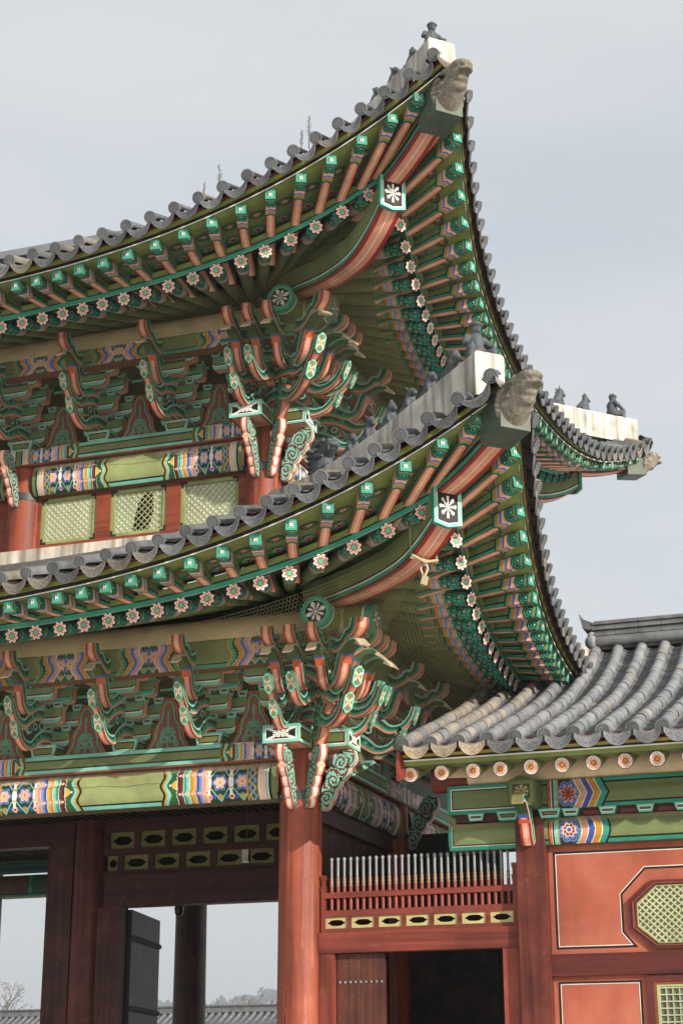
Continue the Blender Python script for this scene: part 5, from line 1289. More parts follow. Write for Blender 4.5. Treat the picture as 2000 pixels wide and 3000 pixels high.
# octagonal window
ow = MB()
def ringpoly(a, b, y0, y1, col):
    A = octo(*a); B = octo(*b)
    for i in range(8):
        j = (i+1) % 8
        ow.hexa([(A[i][0], y0, A[i][1]), (A[j][0], y0, A[j][1]), (B[j][0], y0, B[j][1]), (B[i][0], y0, B[i][1]), (A[i][0], y1, A[i][1]), (A[j][0], y1, A[j][1]), (B[j][0], y1, B[j][1]), (B[i][0], y1, B[i][1])], col)
ringpoly((.765, .455), (.715, .42), -.03, .03, C('5a241f')); ringpoly((.715, .42), (.69, .405), -.045, .03, C('7a4034')); ringpoly((.69, .405), (.652, .385), -.025, .03, C('5a241f')); ringpoly((.652, .385), (.635, .372), -.02, .03, GREENWIN)
ow_ = ow.build('octagon_window', M_PAINT, corr)
lt = MB()
def inocto(p, hw=.638, hh=.374):
    x, z = abs(p[0]-OC[0]), abs(p[1]-OC[1]); a, b = hw*.425, hh*.60
    return x <= hw and z <= hh and (x-(hw-a))/a + (z-(hh-b))/b <= 1
for sg in (1, -1):
    for k in np.arange(-16, 17):
        ts = np.linspace(-1.0, 1.0, 801); c0 = k*.097; pts = np.stack([OC[0]+c0+ts, OC[1]+sg*ts*.92], 1)
        ins = [i for i, p in enumerate(pts) if inocto(p)]
        if len(ins) < 12: continue
        a, b = pts[ins[0]], pts[ins[-1]]; d = (b-a)/np.linalg.norm(b-a); n = np.array([-d[1], d[0]])*.010; y0 = -.012+(.006 if sg > 0 else 0)
        lt.hexa([(v[0], y0, v[1]) for v in (a-n, b-n, b+n, a+n)]+[(v[0], y0+.018, v[1]) for v in (a-n, b-n, b+n, a+n)], C('b3b88e'))
lt.build('lattice', M_PAINT, ow_)
bk = MB(); P = octo(.645, .378); bk.add([(a, .016, b) for a, b in P], np.arange(8)[None], C('8b8b78')); bk.build('paper_backing', M_WALL, ow_)
# square lattice window below the rail
sw_ = MB()
for x0, z0, x1, z1, y, c in ((4.97, 1.2, 5.06, 3.19, -.03, C('5a241f')), (4.97, 3.10, 6.4, 3.19, -.032, C('5a241f')), (5.06, 1.2, 5.10, 3.10, -.015, C('7a4034')), (5.06, 3.065, 6.4, 3.10, -.017, C('7a4034')), (5.10, 1.2, 5.125, 3.06, -.01, GREENWIN), (5.10, 3.035, 6.4, 3.06, -.012, GREENWIN)): sw_.box((x0, y, z0), (x1, .03, z1), c)
s_ = sw_.build('grid_window', M_PAINT, corr)
gl = MB()
for x in np.arange(5.125, 6.4, .088): gl.box((x, -.006, 1.2), (x+.017, .010, 3.05), C('a3aa86'))
for z in np.arange(1.25, 3.05, .088): gl.box((5.125, -.010, z), (6.4, .008, z+.017), C('aab08c'))
gl.build('lattice', M_PAINT, s_)
bk = MB(); bk.quad((5.1, .0175, 1.2), (6.4, .0175, 1.2), (6.4, .0175, 3.06), (5.1, .0175, 3.06), C('6e7062')); bk.build('paper_backing', M_WALL, s_)
# near-black panels added to stand in for interior shade, and a stone floor
iw = MB(); iw.box((.06, 4.4, .2), (14.4, 4.55, 5.0), C('1d1411')); iw.box((4.1, .3, .2), (4.2, 4.4, 5.4), C('1d1411')); iw.box((.06, 4.38, 4.9), (1.95, 4.5, 5.9), C('231f17')); iw.build('dark_backing', M_WOODZ, corr)
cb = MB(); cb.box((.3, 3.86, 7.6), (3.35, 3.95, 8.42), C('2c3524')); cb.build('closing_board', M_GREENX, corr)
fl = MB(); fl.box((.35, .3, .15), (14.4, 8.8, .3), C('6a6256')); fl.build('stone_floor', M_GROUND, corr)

# ------------------------------------------------------------------ small side gate between the corner column and the corridor
sg_ = thing('side_gate', 'small red side gate with spiked railing and pierced panels under the corridor beam', 'gate', (1.8, 0, 0))
mb = MB(); RG = C('823a2c')
mb.box((.32, -.11, 3.60), (3.29, .09, 3.885), RG); mb.build('lintel', M_WOODX, sg_)
for q in (((.32, .50, .8), (.50, .545, 1.0)), ((3.02, 3.285, 1.0),)):
    mb = MB()
    for a, b, k in q: mb.box((a, -.09 if k < 1 or a > 1 else -.075, .3), (b, .06, 3.60), RG*k)
    mb.build('door_jamb', M_WOODZ, sg_)
mb = MB()
for z0, z1, c in ((3.885, 3.945, RG*.8), (4.105, 4.20, RG*.9), (4.375, 4.455, RG)): mb.box((.40, -.06, z0), (3.19, .03, z1), c)
for x in [.735+.41*k for k in range(6)]: mb.box((x, -.055, 3.945), (x+.065, .02, 4.105), RG)
mb.build('rail', M_WOODX, sg_)
def post(x0, x1, z1):
    mb = MB(); mb.box((x0, -.07, 3.885), (x1, .05, z1-.22), RG)
    for a, b, g in ((z1-.22, z1-.19, .008), (z1-.185, z1-.16, .008), (z1-.16, z1-.06, -.004), (z1-.06, z1, .006)): mb.box((x0-g, -.07-g, a), (x1+g, .05+g, b), RG*.95)
    mb.build('post', M_WOODZ, sg_)
post(.345, .405, 4.70); post(3.185, 3.285, 4.76)
def pierced(x0, x1, z0, z1, y, parent, name='pierced_panel', th=.02, mat=None, colr=C('b7ab74'), dark=C('0c0d0c')):
    """pale panel with a cusped oval opening, a dark void behind"""
    mb = MB(); cx, cz = (x0+x1)/2, (z0+z1)/2; w, h = (x1-x0), (z1-z0)
    a = np.linspace(0, 2*pi, 64, endpoint=False); ct, st = np.cos(a), np.sin(a)
    rad = 1 - .10*np.abs(np.sin(3*a)) + .10*(np.abs(ct) > .985) + .08*(np.abs(st) > .97)
    ex = np.sign(ct)*np.abs(ct)**.75; ez = np.sign(st)*np.abs(st)**.75
    ix, iz = cx+ex*w*.36*rad, cz+ez*h*.27*rad
    ox, oz = np.clip(ct/np.maximum(np.abs(ct), np.abs(st)), -1, 1), np.clip(st/np.maximum(np.abs(ct), np.abs(st)), -1, 1)
    ox, oz = cx+ox*w/2, cz+oz*h/2
    I = np.stack([ix, np.full(64, y), iz], -1); O = np.stack([ox, np.full(64, y), oz], -1); B = I+np.array([0, th, 0])
    mb.grid(np.array([O, I]), colr, False, closed=True); mb.grid(np.array([I, B]), colr*.8, False, closed=True); mb.grid(np.array([B, O+np.array([0, th, 0])]), colr*.7, False, closed=True)
    mb.build(name, mat or M_PAINT, parent)
xs_ = [.40, .735, .80, 1.145, 1.21, 1.555, 1.62, 1.965, 2.03, 2.375, 2.44, 2.785, 2.85, 3.175]
for k in range(7): pierced(xs_[2*k], xs_[2*k+1], 3.945, 4.105, -.035, sg_)
def spike_mesh():
    mb = MB(); 
    mb.tube([(0, 0, 4.20), (0, 0, 4.54)], .026, RG, 8); 
    z = [4.535, 4.55, 4.575, 4.60, 4.62, 4.65, 4.68]; r = [.018, .030, .018, .030, .020, .026, .016]
    mb.tube([(0, 0, a) for a in z], r, C('8a7058'), 10)
    mb.tube([(0, 0, 4.68), (0, 0, 4.91)], [.019, .019], C('7f8688'), 8)
    mb.tube([(0, 0, 4.905), (0, 0, 4.925), (0, 0, 4.945), (0, 0, 4.96)], [.019, .028, .024, .004], C('868b8c'), 8)
    return mesh_from(mb, 'spike', M_METAL)
ME_SPIKE = spike_mesh()
for k in range(28): link('spike', ME_SPIKE, sg_, Matrix.Translation((.49+.0974*k, -.015, 0)))
dl = MB()
for k in range(4): dl.box((.56+.18*k, .02, .3), (.737+.18*k, .09, 3.59), C('5a3024')*(.9+.2*RNG.random()))
for k in range(9): 
    for z in (3.20, 2.42): ball(dl, (.60+.078*k, .018, z), .018, n=5)
dl.build('door_leaf', M_WOODZ, sg_)
# ------------------------------------------------------------------ inside the gate passage
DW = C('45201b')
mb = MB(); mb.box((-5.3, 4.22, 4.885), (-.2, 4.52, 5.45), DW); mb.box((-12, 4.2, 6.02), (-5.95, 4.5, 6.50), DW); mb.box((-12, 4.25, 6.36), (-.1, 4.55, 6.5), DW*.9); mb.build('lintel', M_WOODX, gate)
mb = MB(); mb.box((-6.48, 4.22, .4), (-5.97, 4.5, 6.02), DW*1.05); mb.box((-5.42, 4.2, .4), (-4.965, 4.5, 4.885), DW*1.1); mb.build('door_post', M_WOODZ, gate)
gr = MB()
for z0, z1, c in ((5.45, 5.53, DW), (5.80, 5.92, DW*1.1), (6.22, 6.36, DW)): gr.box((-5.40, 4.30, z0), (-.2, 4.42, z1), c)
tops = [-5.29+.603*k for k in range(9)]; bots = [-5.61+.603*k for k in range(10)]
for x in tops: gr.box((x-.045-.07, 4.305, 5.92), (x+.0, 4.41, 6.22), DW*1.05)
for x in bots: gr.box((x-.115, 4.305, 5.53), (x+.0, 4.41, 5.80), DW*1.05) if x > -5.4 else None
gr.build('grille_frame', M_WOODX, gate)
PC = C('79763f')
for x in tops[:-1]: pierced(x+.0, x+.488, 5.92, 6.22, 4.345, gate, colr=PC)
for x in bots[:-1]: pierced(max(x, -5.33), x+.488, 5.53, 5.80, 4.345, gate, colr=PC)
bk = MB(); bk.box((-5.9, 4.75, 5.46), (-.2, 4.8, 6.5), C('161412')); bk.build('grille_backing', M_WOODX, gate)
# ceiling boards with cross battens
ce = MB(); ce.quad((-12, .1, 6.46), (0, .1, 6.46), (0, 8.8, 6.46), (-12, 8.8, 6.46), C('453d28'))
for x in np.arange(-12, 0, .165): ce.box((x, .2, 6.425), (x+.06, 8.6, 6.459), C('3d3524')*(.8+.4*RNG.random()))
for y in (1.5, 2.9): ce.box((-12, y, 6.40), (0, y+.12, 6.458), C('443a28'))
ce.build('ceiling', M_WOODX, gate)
# plank side wall under the side beam
sw2 = MB()
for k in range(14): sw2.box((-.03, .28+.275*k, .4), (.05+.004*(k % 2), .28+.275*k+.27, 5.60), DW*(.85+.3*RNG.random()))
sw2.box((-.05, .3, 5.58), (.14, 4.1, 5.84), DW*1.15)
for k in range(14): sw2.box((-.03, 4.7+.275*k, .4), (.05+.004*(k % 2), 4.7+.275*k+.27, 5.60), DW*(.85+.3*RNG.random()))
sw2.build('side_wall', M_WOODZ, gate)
# rear beams seen through the opening
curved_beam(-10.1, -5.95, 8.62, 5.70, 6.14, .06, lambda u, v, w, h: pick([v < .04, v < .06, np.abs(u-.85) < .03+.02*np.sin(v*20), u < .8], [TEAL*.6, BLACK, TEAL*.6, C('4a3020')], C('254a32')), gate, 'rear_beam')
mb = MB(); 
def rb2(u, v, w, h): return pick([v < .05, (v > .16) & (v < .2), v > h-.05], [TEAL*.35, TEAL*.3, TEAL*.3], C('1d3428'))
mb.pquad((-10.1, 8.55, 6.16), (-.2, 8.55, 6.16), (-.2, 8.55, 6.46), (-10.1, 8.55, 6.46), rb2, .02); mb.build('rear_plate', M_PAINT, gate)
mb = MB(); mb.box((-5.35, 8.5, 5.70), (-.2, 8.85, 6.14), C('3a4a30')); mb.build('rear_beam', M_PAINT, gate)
# open door leaf with two rows of iron studs
dl = MB(); a = np.array([-4.94, 4.52, 0]); b = np.array([-5.33, 6.55, 0]); d = (b-a)/np.linalg.norm(b-a); n = np.array([d[1], -d[0], 0]); n = n if n[1] < 0 or n[0] > 0 else -n
n = np.array([-d[1], d[0], 0]); n = n if n[0] > 0 else -n
L_ = np.linalg.norm(b-a)
for k in range(5):
    p0, p1 = a+d*L_*k/5, a+d*(L_*(k+1)/5-.006); V = [p0-n*.04, p1-n*.04, p1+n*.04, p0+n*.04]
    dl.hexa([v+np.array([0, 0, .4]) for v in V]+[v+np.array([0, 0, 4.86]) for v in V], C('161415')*(.9+.25*RNG.random()))
leaf = dl.build('door_leaf', M_WOODZ, gate)
st = MB()
for z in (4.37, 3.16):
    for k in range(15): ball(st, a+d*(.10+.135*k)+n*.05+np.array([0, 0, z]), .052, n=6)
s_ = st.build('iron_studs', M_CLAY, leaf)
# platform under the gate
pf_ = MB(); pf_.box((-20, -1.6, -.2), (1.7, 10.4, .4), C('9a948a')); pf_.build('stone_platform', M_GROUND, gate)
# ------------------------------------------------------------------ clay figures on the ridges
def seated_man(o_, Rm, sc=1.0):
    """robed figure with a flat cap, hands on wide knees; local: out, side, up"""
    mb = MB(); B = lambda p, r: ball(mb, np.array(p), r); K = lambda a, b, ra, rb: capsule(mb, a, b, ra, rb, 6)
    B((0, 0, .16), (.13, .15, .14)); K((-.01, 0, .14), (.0, 0, .34), .12, .115); B((0, 0, .36), (.09, .14, .07))
    B((.02, 0, .50), (.075, .072, .09)); B((.08, 0, .485), (.03, .04, .05)); B((.105, 0, .50), (.018, .016, .02))
    B((.03, 0, .555), (.098, .098, .035)); B((.02, 0, .59), (.07, .07, .035)); K((0, 0, .40), (.01, 0, .46), .06, .055)
    for s in (-1, 1):
        K((.0, s*.13, .37), (.07, s*.205, .25), .052, .045); K((.07, s*.205, .25), (.17, s*.175, .20), .042, .034); B((.19, s*.17, .195), .036)
        K((.03, s*.09, .11), (.17, s*.17, .14), .075, .062); K((.17, s*.17, .14), (.16, s*.17, .0), .058, .05); B((.19, s*.17, .01), (.07, .045, .03))
    return mb
def seated_beast(kind):
    """sitting animal: haunches, chest upright, forelegs straight; local: out, side, up"""
    mb = MB(); B = lambda p, r: ball(mb, np.array(p), r); K = lambda a, b, ra, rb: capsule(mb, a, b, ra, rb, 6)
    h = (.36, .33, .40, .34, .38)[kind % 5]
    B((-.05, 0, .10), (.13, .115, .10)); K((-.06, 0, .12), (.03, 0, h*.72), .10, .082); K((.03, 0, h*.70), (.05, 0, h*.95), .072, .06)
    B((.065, 0, h+.0), (.078, .066, .066)); K((.09, 0, h-.01), (.155, 0, h-.03-.02*(kind % 3)), .045, .034 if kind % 2 else .042)
    if kind % 3 == 1: K((.10, 0, h-.05), (.15, 0, h-.085), .028, .022)
    for s in (-1, 1):
        K((.06, s*.062, h*.58), (.10, s*.068, .02), .038, .03); B((.125, s*.068, .015), (.045, .032, .022))
        B((-.02, s*.105, .07), (.10, .045, .075)); B((.05, s*.115, .015), (.06, .032, .02))
        if kind % 5 != 3: K((.03, s*.045, h+.045), (.01, s*.06, h+.085), .02, .012)
    if kind % 5 in (1, 3): B((.05, 0, h+.065), (.06, .06, .025)); 
    if kind % 5 == 3: B((.05, 0, h+.10), (.03, .03, .035))
    if kind % 5 == 2: 
        for t in np.linspace(0, 1, 5): B((-.03-.06*t, 0, h+.03-.28*t), (.022, .02, .028))
    if kind % 5 == 4: K((-.14, 0, .06), (-.17, 0, .22), .032, .02)
    return mb
def place_figure(mb, g, X, z, mir, name, label, cat, group, sc=1.0, turn=0.0):
    p = g(X, 0, z); R = dframe(mir) @ np.array([[cos(turn), -sin(turn), 0], [sin(turn), cos(turn), 0], [0, 0, 1]])
    me = mesh_from(mb, name, M_CLAY); m = Matrix.Identity(4)
    for i in range(3):
        for j in range(3): m[i][j] = R[i, j]*sc
        m[i][3] = p[i]
    if m.to_3x3().determinant() < 0:
        for i in range(3): m[i][1] = -m[i][1]
    o = link(name, me, None, m); remesh(o, .0085); tag(o, label, cat, group); return o
GRP = 'clay guardian figures along the hip ridges'
gl_, gu, gb_ = diag(LOW), diag(UPP), diag(UPP, True)
place_figure(seated_man(0, 0), gl_, 3.86, 10.70, False, 'ridge_figure', 'seated clay man in flat cap on the white end of the lower hip ridge', 'ridge figure', GRP, .98)
LB = ['grey clay figure second from the ridge end, standing upright in a cap, below the rafters', 'small hunched clay beast third from the end of the lower white ridge', 'clay beast with raised ears fourth from the end of the lower white ridge', 'smooth round-headed clay beast in the middle of the lower white ridge', 'tall clay beast with long snout second from the dragon ornament', 'small thin clay figure right beside the open-mouthed dragon ornament']
for k, (X, kd, sc) in enumerate(((3.42, 1, 1.12), (2.97, 4, .95), (2.55, 0, 1.0), (2.13, 3, 1.05), (1.66, 2, 1.0), (1.24, 1, .95))):
    zt = float(np.interp(-X, [-q[0] for q in HR_L], [q[1] for q in HR_L]))
    place_figure(seated_beast(kd), gl_, X, zt-.015, False, 'ridge_figure', LB[k], 'ridge figure', GRP, sc)
place_figure(seated_man(0, 0), gu, 4.27, 16.06, False, 'ridge_figure', 'seated clay man on the topmost ridge end above the stone dragon head', 'ridge figure', GRP, .80)
LB = ['dark clay beast peeping over the topmost ridge just left of the seated man', 'small clay beast lower down the topmost ridge, above the second tile disc', 'tiny dark clay figure furthest left on the topmost ridge']
for k, (X, kd) in enumerate(((3.83, 3), (3.42, 4), (3.0, 1))):
    zt = float(np.interp(-X, [-q[0] for q in HR_U], [q[1] for q in HR_U])); place_figure(seated_beast(kd), gu, X, zt-.015, False, 'ridge_figure', LB[k], 'ridge figure', GRP, .95)
place_figure(seated_man(0, 0), gb_, 4.12, 16.05, True, 'ridge_figure', 'clay man leaning forward on the far right ridge end against the sky', 'ridge figure', GRP, 1.0)
LB = ['clay figure in pointed hat, middle one on the far right ridge', 'clay beast with curly mane, leftmost on the far right ridge']
for k, (X, kd) in enumerate(((3.57, 3), (3.10, 2))):
    place_figure(seated_beast(kd), gb_, X, 16.06, True, 'ridge_figure', LB[k], 'ridge figure', GRP, 1.05)
place_figure(seated_beast(1), diag(LOW, True), 3.86, 10.70, True, 'ridge_figure', 'lone clay figure at the lower rear roof corner, just above the low tiled roof', 'ridge figure', GRP, 1.1)
# dragon ornament with gaping mouth at the foot of the lower hip ridge
mb = MB(); B = lambda p, r: ball(mb, np.array(p), r); K = lambda a, b, ra, rb: capsule(mb, a, b, ra, rb, 7)
B((-.12, 0, .24), (.22, .19, .27)); K((-.05, 0, .42), (.20, 0, .50), .16, .12); B((.27, 0, .49), (.09, .13, .06)); K((-.02, 0, .12), (.26, 0, .05), .13, .10); B((.30, 0, .08), (.07, .11, .05))
for s in (-1, 1):
    B((.12, s*.12, .58), (.07, .055, .05)); B((.25, s*.07, .56), (.05, .045, .035)); B((-.02, s*.16, .56), (.08, .05, .06)); K((-.05, s*.17, .35), (.16, s*.15, .30), .06, .03)
    K((.28, s*.09, .45), (.29, s*.085, .36), .024, .008); K((.22, s*.11, .12), (.22, s*.105, .2), .022, .008)
    for t in range(5): B((-.26-.02*t, s*.14, .12+.10*t), (.10, .07, .045))
for t in range(6): B((-.34, 0, .05+.105*t), (.10, .12, .045))
B((-.32, 0, .66), (.11, .10, .08))
place_figure(mb, gl_, .62, 10.66, False, 'dragon_ornament', 'dark clay dragon ornament with gaping fanged mouth where the lower white ridge begins', 'roof ornament', None, .92)
# corner tiles that close the two eave lines at each hip
def corner_tile(S, par, mir=False, Xo=0):
    g = diag(S, mir); CT = S.par['front'][2]; mb = MB(); E = CT.E-.13
    z = float(CT(E)[1])+.02
    c = g(E, 0, z); out = (g(1, 0, 0)-g(0, 0, 0))/sqrt(2); side = (g(0, 1, 0)-g(0, 0, 0)); i2 = -out*cos(.3)+np.array([0, 0, sin(.3)])
    fa, fb = W(S, 'front', mir), W(S, 'side', mir); s0 = S.tile['front'][-1]
    a, b = fa(s0, *CT(s0)), fb(s0, *CT(s0)); t = (b-a)/np.linalg.norm(b-a)
    drip_tile_geo(mb, (a+b)/2-np.array([0, 0, .03])+out*.05, t, i2, np.linalg.norm(b-a)/2-.03, tilecol(), .35)
    mb.build('corner_tile', M_TILE, par)
corner_tile(LOW, E_LF); corner_tile(UPP, E_UF); corner_tile(UPP, E_UB, True)
# ------------------------------------------------------------------ small things
# rope and wooden block tied round the lower hip rafter
p = diag(LOW)
rp = MB(); zb_ = 8.50; ring = [p(2.78, w_, z) for w_, z in ((-.2, 8.47), (.2, 8.44), (.2, 8.92), (-.2, 8.92), (-.2, 8.47))]; rp.tube(ring, .022, C('b9a883'), 8)
rp.tube([p(2.80, w_, z) for w_, z in ((-.2, 8.50), (0, 8.42), (.2, 8.47))], .022, C('a89a78'), 8)
q = p(2.76, .02, 8.44)
for dx in (-.03, .03): rp.tube([q+np.array([dx, 0, 0]), q+np.array([dx*1.6, 0, -.10]), q+np.array([dx*.4, 0, -.20])], .016, C('b9a883'), 8)
kn = MB(); ball(rp, q+np.array([0, 0, -.02]), (.05, .05, .045), n=7)
rope = rp.build('hanging_rope', M_WIRE); tag(rope, 'pale rope tied round the lower salmon hip rafter holding a small block', 'rope')
bx = MB(); c = q+np.array([.0, 0, -.27]); Rr = np.array(Matrix.Rotation(.35, 3, 'Z') @ Matrix.Rotation(.25, 3, 'Y')); V = np.array([[x, y, z] for z in (-.06, .06) for x, y in ((-.045, -.045), (.045, -.045), (.045, .045), (-.045, .045))])@Rr.T + c
bx.hexa(V, C('b5a283')); bx.tube([c+np.array([0, 0, .07]), c+np.array([0, 0, .11])], .02, C('9a8a6a'), 8); blk = bx.build('hanging_block', M_PLASTER); tag(blk, 'small pale wooden block dangling on the rope below the lower hip rafter', 'block')
# lantern-like tag hanging from the passage ceiling
lg = MB(); x, y, z = -2.085, 3.0, 5.49
lg.box((x-.055, y-.045, z-.10), (x+.055, y+.045, z+.10), C('3a2a20'))
for k in range(4):
    xx = x-.058+.029*k+.0; lg.box((xx, y-.05, z-.10), (xx+.012, y-.045, z+.10), C('d9d4c6'))
for k in range(6): lg.box((x-.058, y-.052, z-.10+.036*k), (x+.058, y-.0505, z-.088+.036*k), C('d9d4c6'))
lg.box((x-.06, y-.048, z-.115), (x+.06, y+.048, z-.10), C('d9d4c6')); lg.tube([(x, y, z+.10), (x, y, 6.42)], .006, C('55503f'), 6)
o = lg.build('hanging_lantern', M_METAL); tag(o, 'tiny white latticed lantern hanging on a wire before the pierced panels', 'lantern')
dm = MB(); ball(dm, (-4.03, 4.62, 4.80), (.075, .075, .08), n=10); dm.tube([(-4.03, 4.62, 4.82), (-4.03, 4.62, 4.886)], .08, C('2a2a2c'), 16)
o = dm.build('security_camera', base_mat('dark_glass', .12, .05, 3, col=C('121416'))); tag(o, 'black dome security camera under the lintel beside the rear column', 'camera')
# weeds growing on the roof edge
def weed(x, y, z0, h, label, seed):
    rg_ = np.random.default_rng(seed); mb = MB(); lean = rg_.normal(0, .03, 2); top = np.array([x+lean[0]*h, y+lean[1]*h, z0+h])
    a = np.array([x, y, z0-.12]); mb.tube([a, (a+top)/2, top], [.007, .006, .003], C('4a463e'), 6)
    for k in range(26):
        t = .35+.65*k/26; q0 = a+(top-a)*t; an = rg_.uniform(0, 2*pi); ln = (.075*(1.15-t)+.025)*h*1.8; d = np.array([cos(an)*.8, sin(an)*.8, .9])
        q1 = q0+d*ln; mb.tube([q0, q1], [.004, .002], C('55524a'), 5, False)
        if k % 2: ball(mb, q1, (.008, .008, .012), n=4)
    o = mb.build('roof_weed', M_WIRE); tag(o, label, 'weed', 'dry weeds on the roof edge'); return o
def top_at(px_x, d): 
    e_, z_ = UPP.par['front'][2](px_x+1.1); return 1.1-float(e_)+d, float(z_)+.12+.3*d
for k, (x, d, h, lb) in enumerate(((-.26, .30, .42, 'tall dry weed standing alone on the upper tile edge, leftmost pair'), (-.50, .25, .20, 'short dry weed to the left of the tall one on the upper tiles'), (1.26, .25, .42, 'taller of two dry weeds on the steep part of the upper tiles'), (1.13, .25, .28, 'shorter of two dry weeds on the steep part of the upper tiles'))):
    y, z = top_at(x, d); weed(x, y, z, h, lb, 40+k)
# ------------------------------------------------------------------ wire bird netting (hexagonal mesh)
def netting(f, u0, u1, v0, v1, parent, cell=.056, wire=.0033):
    """f(U, V) -> xyz of the sheet, U and V in metres"""
    a = cell/sqrt(3); rows = int((v1-v0)/(1.5*a)); cols = int((u1-u0)/cell); Q = []
    ang = [pi/6+k*pi/3 for k in range(6)]
    I, J = np.meshgrid(np.arange(cols), np.arange(rows), indexing='ij'); cx = u0+(I+.5*(J % 2))*cell; cy = v0+J*1.5*a; cx, cy = cx.ravel(), cy.ravel()
    for k in (0, 1, 5):      # three edges per cell
        p = np.stack([cx+a*cos(ang[k]), cy+a*sin(ang[k])], -1); q = np.stack([cx+a*cos(ang[(k+1) % 6]), cy+a*sin(ang[(k+1) % 6])], -1)
        d = (q-p)/np.linalg.norm(q-p, axis=1)[:, None]; n = np.stack([-d[:, 1], d[:, 0]], -1)*wire/2
        Q.append(np.stack([p-n, q-n, q+n, p+n], 1))
    Q = np.concatenate(Q).reshape(-1, 2); V = f(Q[:, 0], Q[:, 1]); mb = MB(); mb.add(V, np.arange(len(V)).reshape(-1, 4), C('857c58')); return mb.build('bird_net', M_WIRE, parent)
def net_front(S, side, zlow, elow, ehi, smin, smax, eave):
    CF = S.par[side][0]; f = W(S, side)
    def g(U, V):       # V 0 at the plate, 1 at the rafter ends
        e, z = CF(U); t = V/2.7; ee = elow + (np.minimum(e, 9)-.28-elow)*t; zz = zlow + (z-.16-zlow)*t
        sag = np.sin(t*pi)*(.16+.03*np.sin(U*2.2)); return f(U, ee-sag*.5, zz-sag*.55)
    return netting(g, smin, smax, 0, 2.7, eave)
net_front(LOW, 'front', 6.46, .40, 0, -7.6, 1.0, E_LF); net_front(UPP, 'front', 12.16, .40, 0, -6.6, 1.0, E_UF)
net_front(LOW, 'side', 6.46, .40, 0, -4.4, 1.0, E_LS); net_front(UPP, 'side', 12.16, .40, 0, -3.2, 1.0, E_US)
def net_corner(S, side, zlow, eave):
    """netting from the corner column up to the curving corner of the eave"""
    CF = S.par[side][0]; f = W(S, side); E = CF.E
    def g(U, V):
        s = 1.0+(E-.12-1.0)*U/2.6; e, z = CF(s); t = V/2.7; s0 = 1.0-.6*(U/2.6)
        sl = s0+(s-s0)*t; el = np.maximum(.40, s0*.0+.40)+(e-.28-.40)*t; zz = zlow+.1*U+(z-.16-zlow-.1*U)*t; sag = np.sin(t*pi)*.16
        return f(sl, el-sag*.5, zz-sag*.55)
    return netting(g, 0, 2.6, 0, 2.7, eave)
for S, zl, ef, es in ((LOW, 6.46, E_LF, E_LS), (UPP, 12.16, E_UF, E_US)):
    net_corner(S, 'front', zl, ef); net_corner(S, 'side', zl, es)
# ------------------------------------------------------------------ ground, far buildings, trees, hills
gm = MB(); gm.quad((-2890, -490, 0), (2890, -490, 0), (2890, 2890, 0), (-2890, 2890, 0), C('cfccc4')); o = gm.build('ground', M_GROUND); o['kind'] = 'structure'
fr = MB(); y0 = 68
for k in range(120):
    x = -62+.42*k; 
    fr.tube([(x, y0-4.2, 4.55), (x, y0-2, 5.3), (x, y0, 6.35)], .11, TILE*(.85+.3*RNG.random()), 7, False)
fr.quad((-62.3, y0-4.4, 4.45), (-11.5, y0-4.4, 4.45), (-11.5, y0, 6.3), (-62.3, y0, 6.3), TILE*.7); fr.quad((-62.3, y0+4.4, 4.45), (-11.5, y0+4.4, 4.45), (-11.5, y0, 6.3), (-62.3, y0, 6.3), TILE*.7)
far = thing('far_corridor', 'distant low hall with a long grey tiled roof beyond the gate', 'building', (-37, y0, 0))
fr.build('roof', M_TILE, far)
rd = MB(); rd.box((-62.5, y0-.25, 6.3), (-11.3, y0+.25, 6.62), TILE*.9); rd.box((-62.5, y0-.34, 6.62), (-11.3, y0+.34, 6.70), TILE*.7); rd.build('ridge', M_TILE, far)
wl = MB(); wl.box((-61, y0-3.2, 0), (-12.5, y0+3.2, 4.5), C('9a4a38')); wl.build('wall', M_WALL, far)
def bare_tree(x, y, h, seed, label, sc=1.0):
    rg_ = np.random.default_rng(seed); t = thing('bare_tree', label, 'tree', (x, y, 0), 'bare winter trees beyond the far hall')
    tr = MB(); cr = MB(); c = C('6e655a')
    def grow(p, d, ln, r, lv):
        q = p+d*ln; (tr if lv == 0 else cr).tube([p, (p+q)/2+rg_.normal(0, .03*ln, 3), q], np.maximum([r, r*.85, r*.68], .028), c*(.85+.3*rg_.random()), 6 if lv < 3 else 3, False)
        if lv >= 7: return
        for k in range(3 if lv < 4 else 2):
            dd = d+rg_.normal(0, .42, 3)+np.array([0, 0, .10]); dd /= np.linalg.norm(dd); grow(q if k < 2 else p+d*ln*.6, dd, ln*(.66+.16*rg_.random()), r*.62, lv+1)
    grow(np.array([x, y, 0.]), np.array([0, 0, 1.]), h*.27, h*.028, 0)
    tr.build('trunk', M_WIRE, t); cr.build('crown', M_WIRE, t)
bare_tree(-93.5, 150, 16.5, 3, 'tall bare tree at the left edge beyond the far roof')
bare_tree(-90.3, 152, 12.8, 8, 'shorter bushy bare tree just right of the tall one at the left edge')
bare_tree(-85.6, 150, 11.8, 21, 'low bare tree half hidden by the left door post')
bare_tree(-61.3, 150, 14.4, 5, 'bare tree with spreading branches left of the corner column, above the far roof')
def wood_ground(x): return 112+14*np.sin(x*.006+.6)+7*np.sin(x*.02)
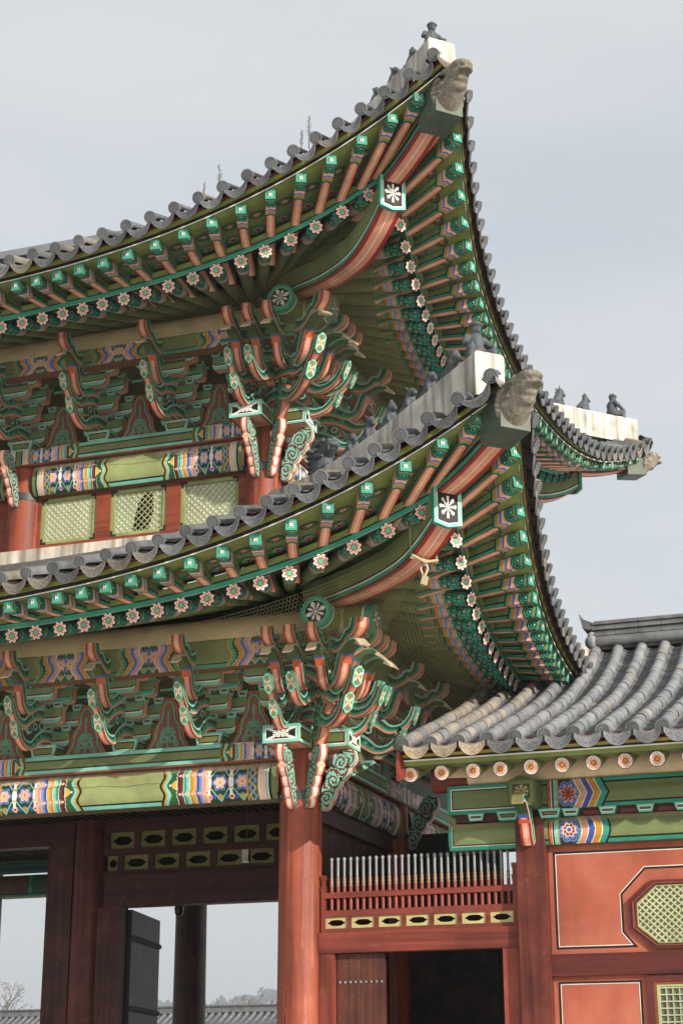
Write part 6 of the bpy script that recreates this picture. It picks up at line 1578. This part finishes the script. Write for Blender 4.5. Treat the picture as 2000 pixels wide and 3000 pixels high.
def conifer_mass():
    mb = MB(); rg_ = np.random.default_rng(4)
    for k in range(260):
        x = -1490+rg_.uniform(0, 680); y = 2280+rg_.uniform(0, 90); z0 = wood_ground(x)-6+rg_.uniform(-3, 1); h = rg_.uniform(20, 34)
        mb.tube([(x, y, z0), (x, y, z0+h-2)], [.5, .25], C('4a4238'), 5, False)
        for j in range(44):
            a = rg_.uniform(0, 2*pi); r = rg_.uniform(0, 9); zz = z0+h-rg_.uniform(0, 11)-.5*r; p = np.array([x+r*cos(a), y+r*sin(a), zz])
            u = rg_.normal(0, 1, 3); u /= np.linalg.norm(u); v = np.cross(u, rg_.normal(0, 1, 3)); v /= np.linalg.norm(v); s_ = 2.9
            mb.quad(p-u*s_-v*s_*.5, p+u*s_-v*s_*.5, p+u*s_+v*s_*.5, p-u*s_+v*s_*.5, C('34463a')*(.7+.6*rg_.random()))
    o = mb.build('woods', M_WIRE); o['kind'] = 'stuff'
conifer_mass()
hl = MB(); xs = np.linspace(-1700, 300, 200); hz = 120+34*np.sin(xs*.006+1.0)+14*np.sin(xs*.021)+5*np.sin(xs*.071); 
rows = []
for k, (yy, kk) in enumerate(((2400, 0), (2600, .45), (2700, .85), (2780, 1.0), (2880, .6))): rows.append(np.stack([xs, np.full(200, yy), hz*kk*(1+.05*np.sin(xs*.05+k*2))], -1))
hl.grid(np.array(rows), C('4a5544'), True); xw = np.linspace(-2600, 300, 120); gw = np.maximum(wood_ground(xw)-4, 0)*np.clip((xw+2600)/500, 0, 1)*np.clip((300-xw)/700, 0, 1)
hl.grid(np.array([np.stack([xw, np.full(120, y_), gw*k_], -1) for y_, k_ in ((1400, 0), (1900, .45), (2240, .95), (2340, 1.0), (2500, .5))]), C('4d5745'), True); o = hl.build('hills', M_GROUND); o['kind'] = 'structure'
# air: pale haze that fades the far trees and hills
hz_ = MB(); hz_.box((-2900, -500, -1), (2900, 2900, 290), (.8, .8, .8)); hm = bpy.data.materials.new('haze'); hm.use_nodes = True
hn = hm.node_tree; hn.nodes.remove(hn.nodes['Principled BSDF']); pv = hn.nodes.new('ShaderNodeVolumePrincipled')
pv.inputs['Color'].default_value = (.84, .91, 1.0, 1); pv.inputs['Density'].default_value = .00036; pv.inputs['Anisotropy'].default_value = .2
hn.links.new(pv.outputs[0], hn.nodes['Material Output'].inputs['Volume'])
o = hz_.build('haze', hm); o['kind'] = 'stuff'
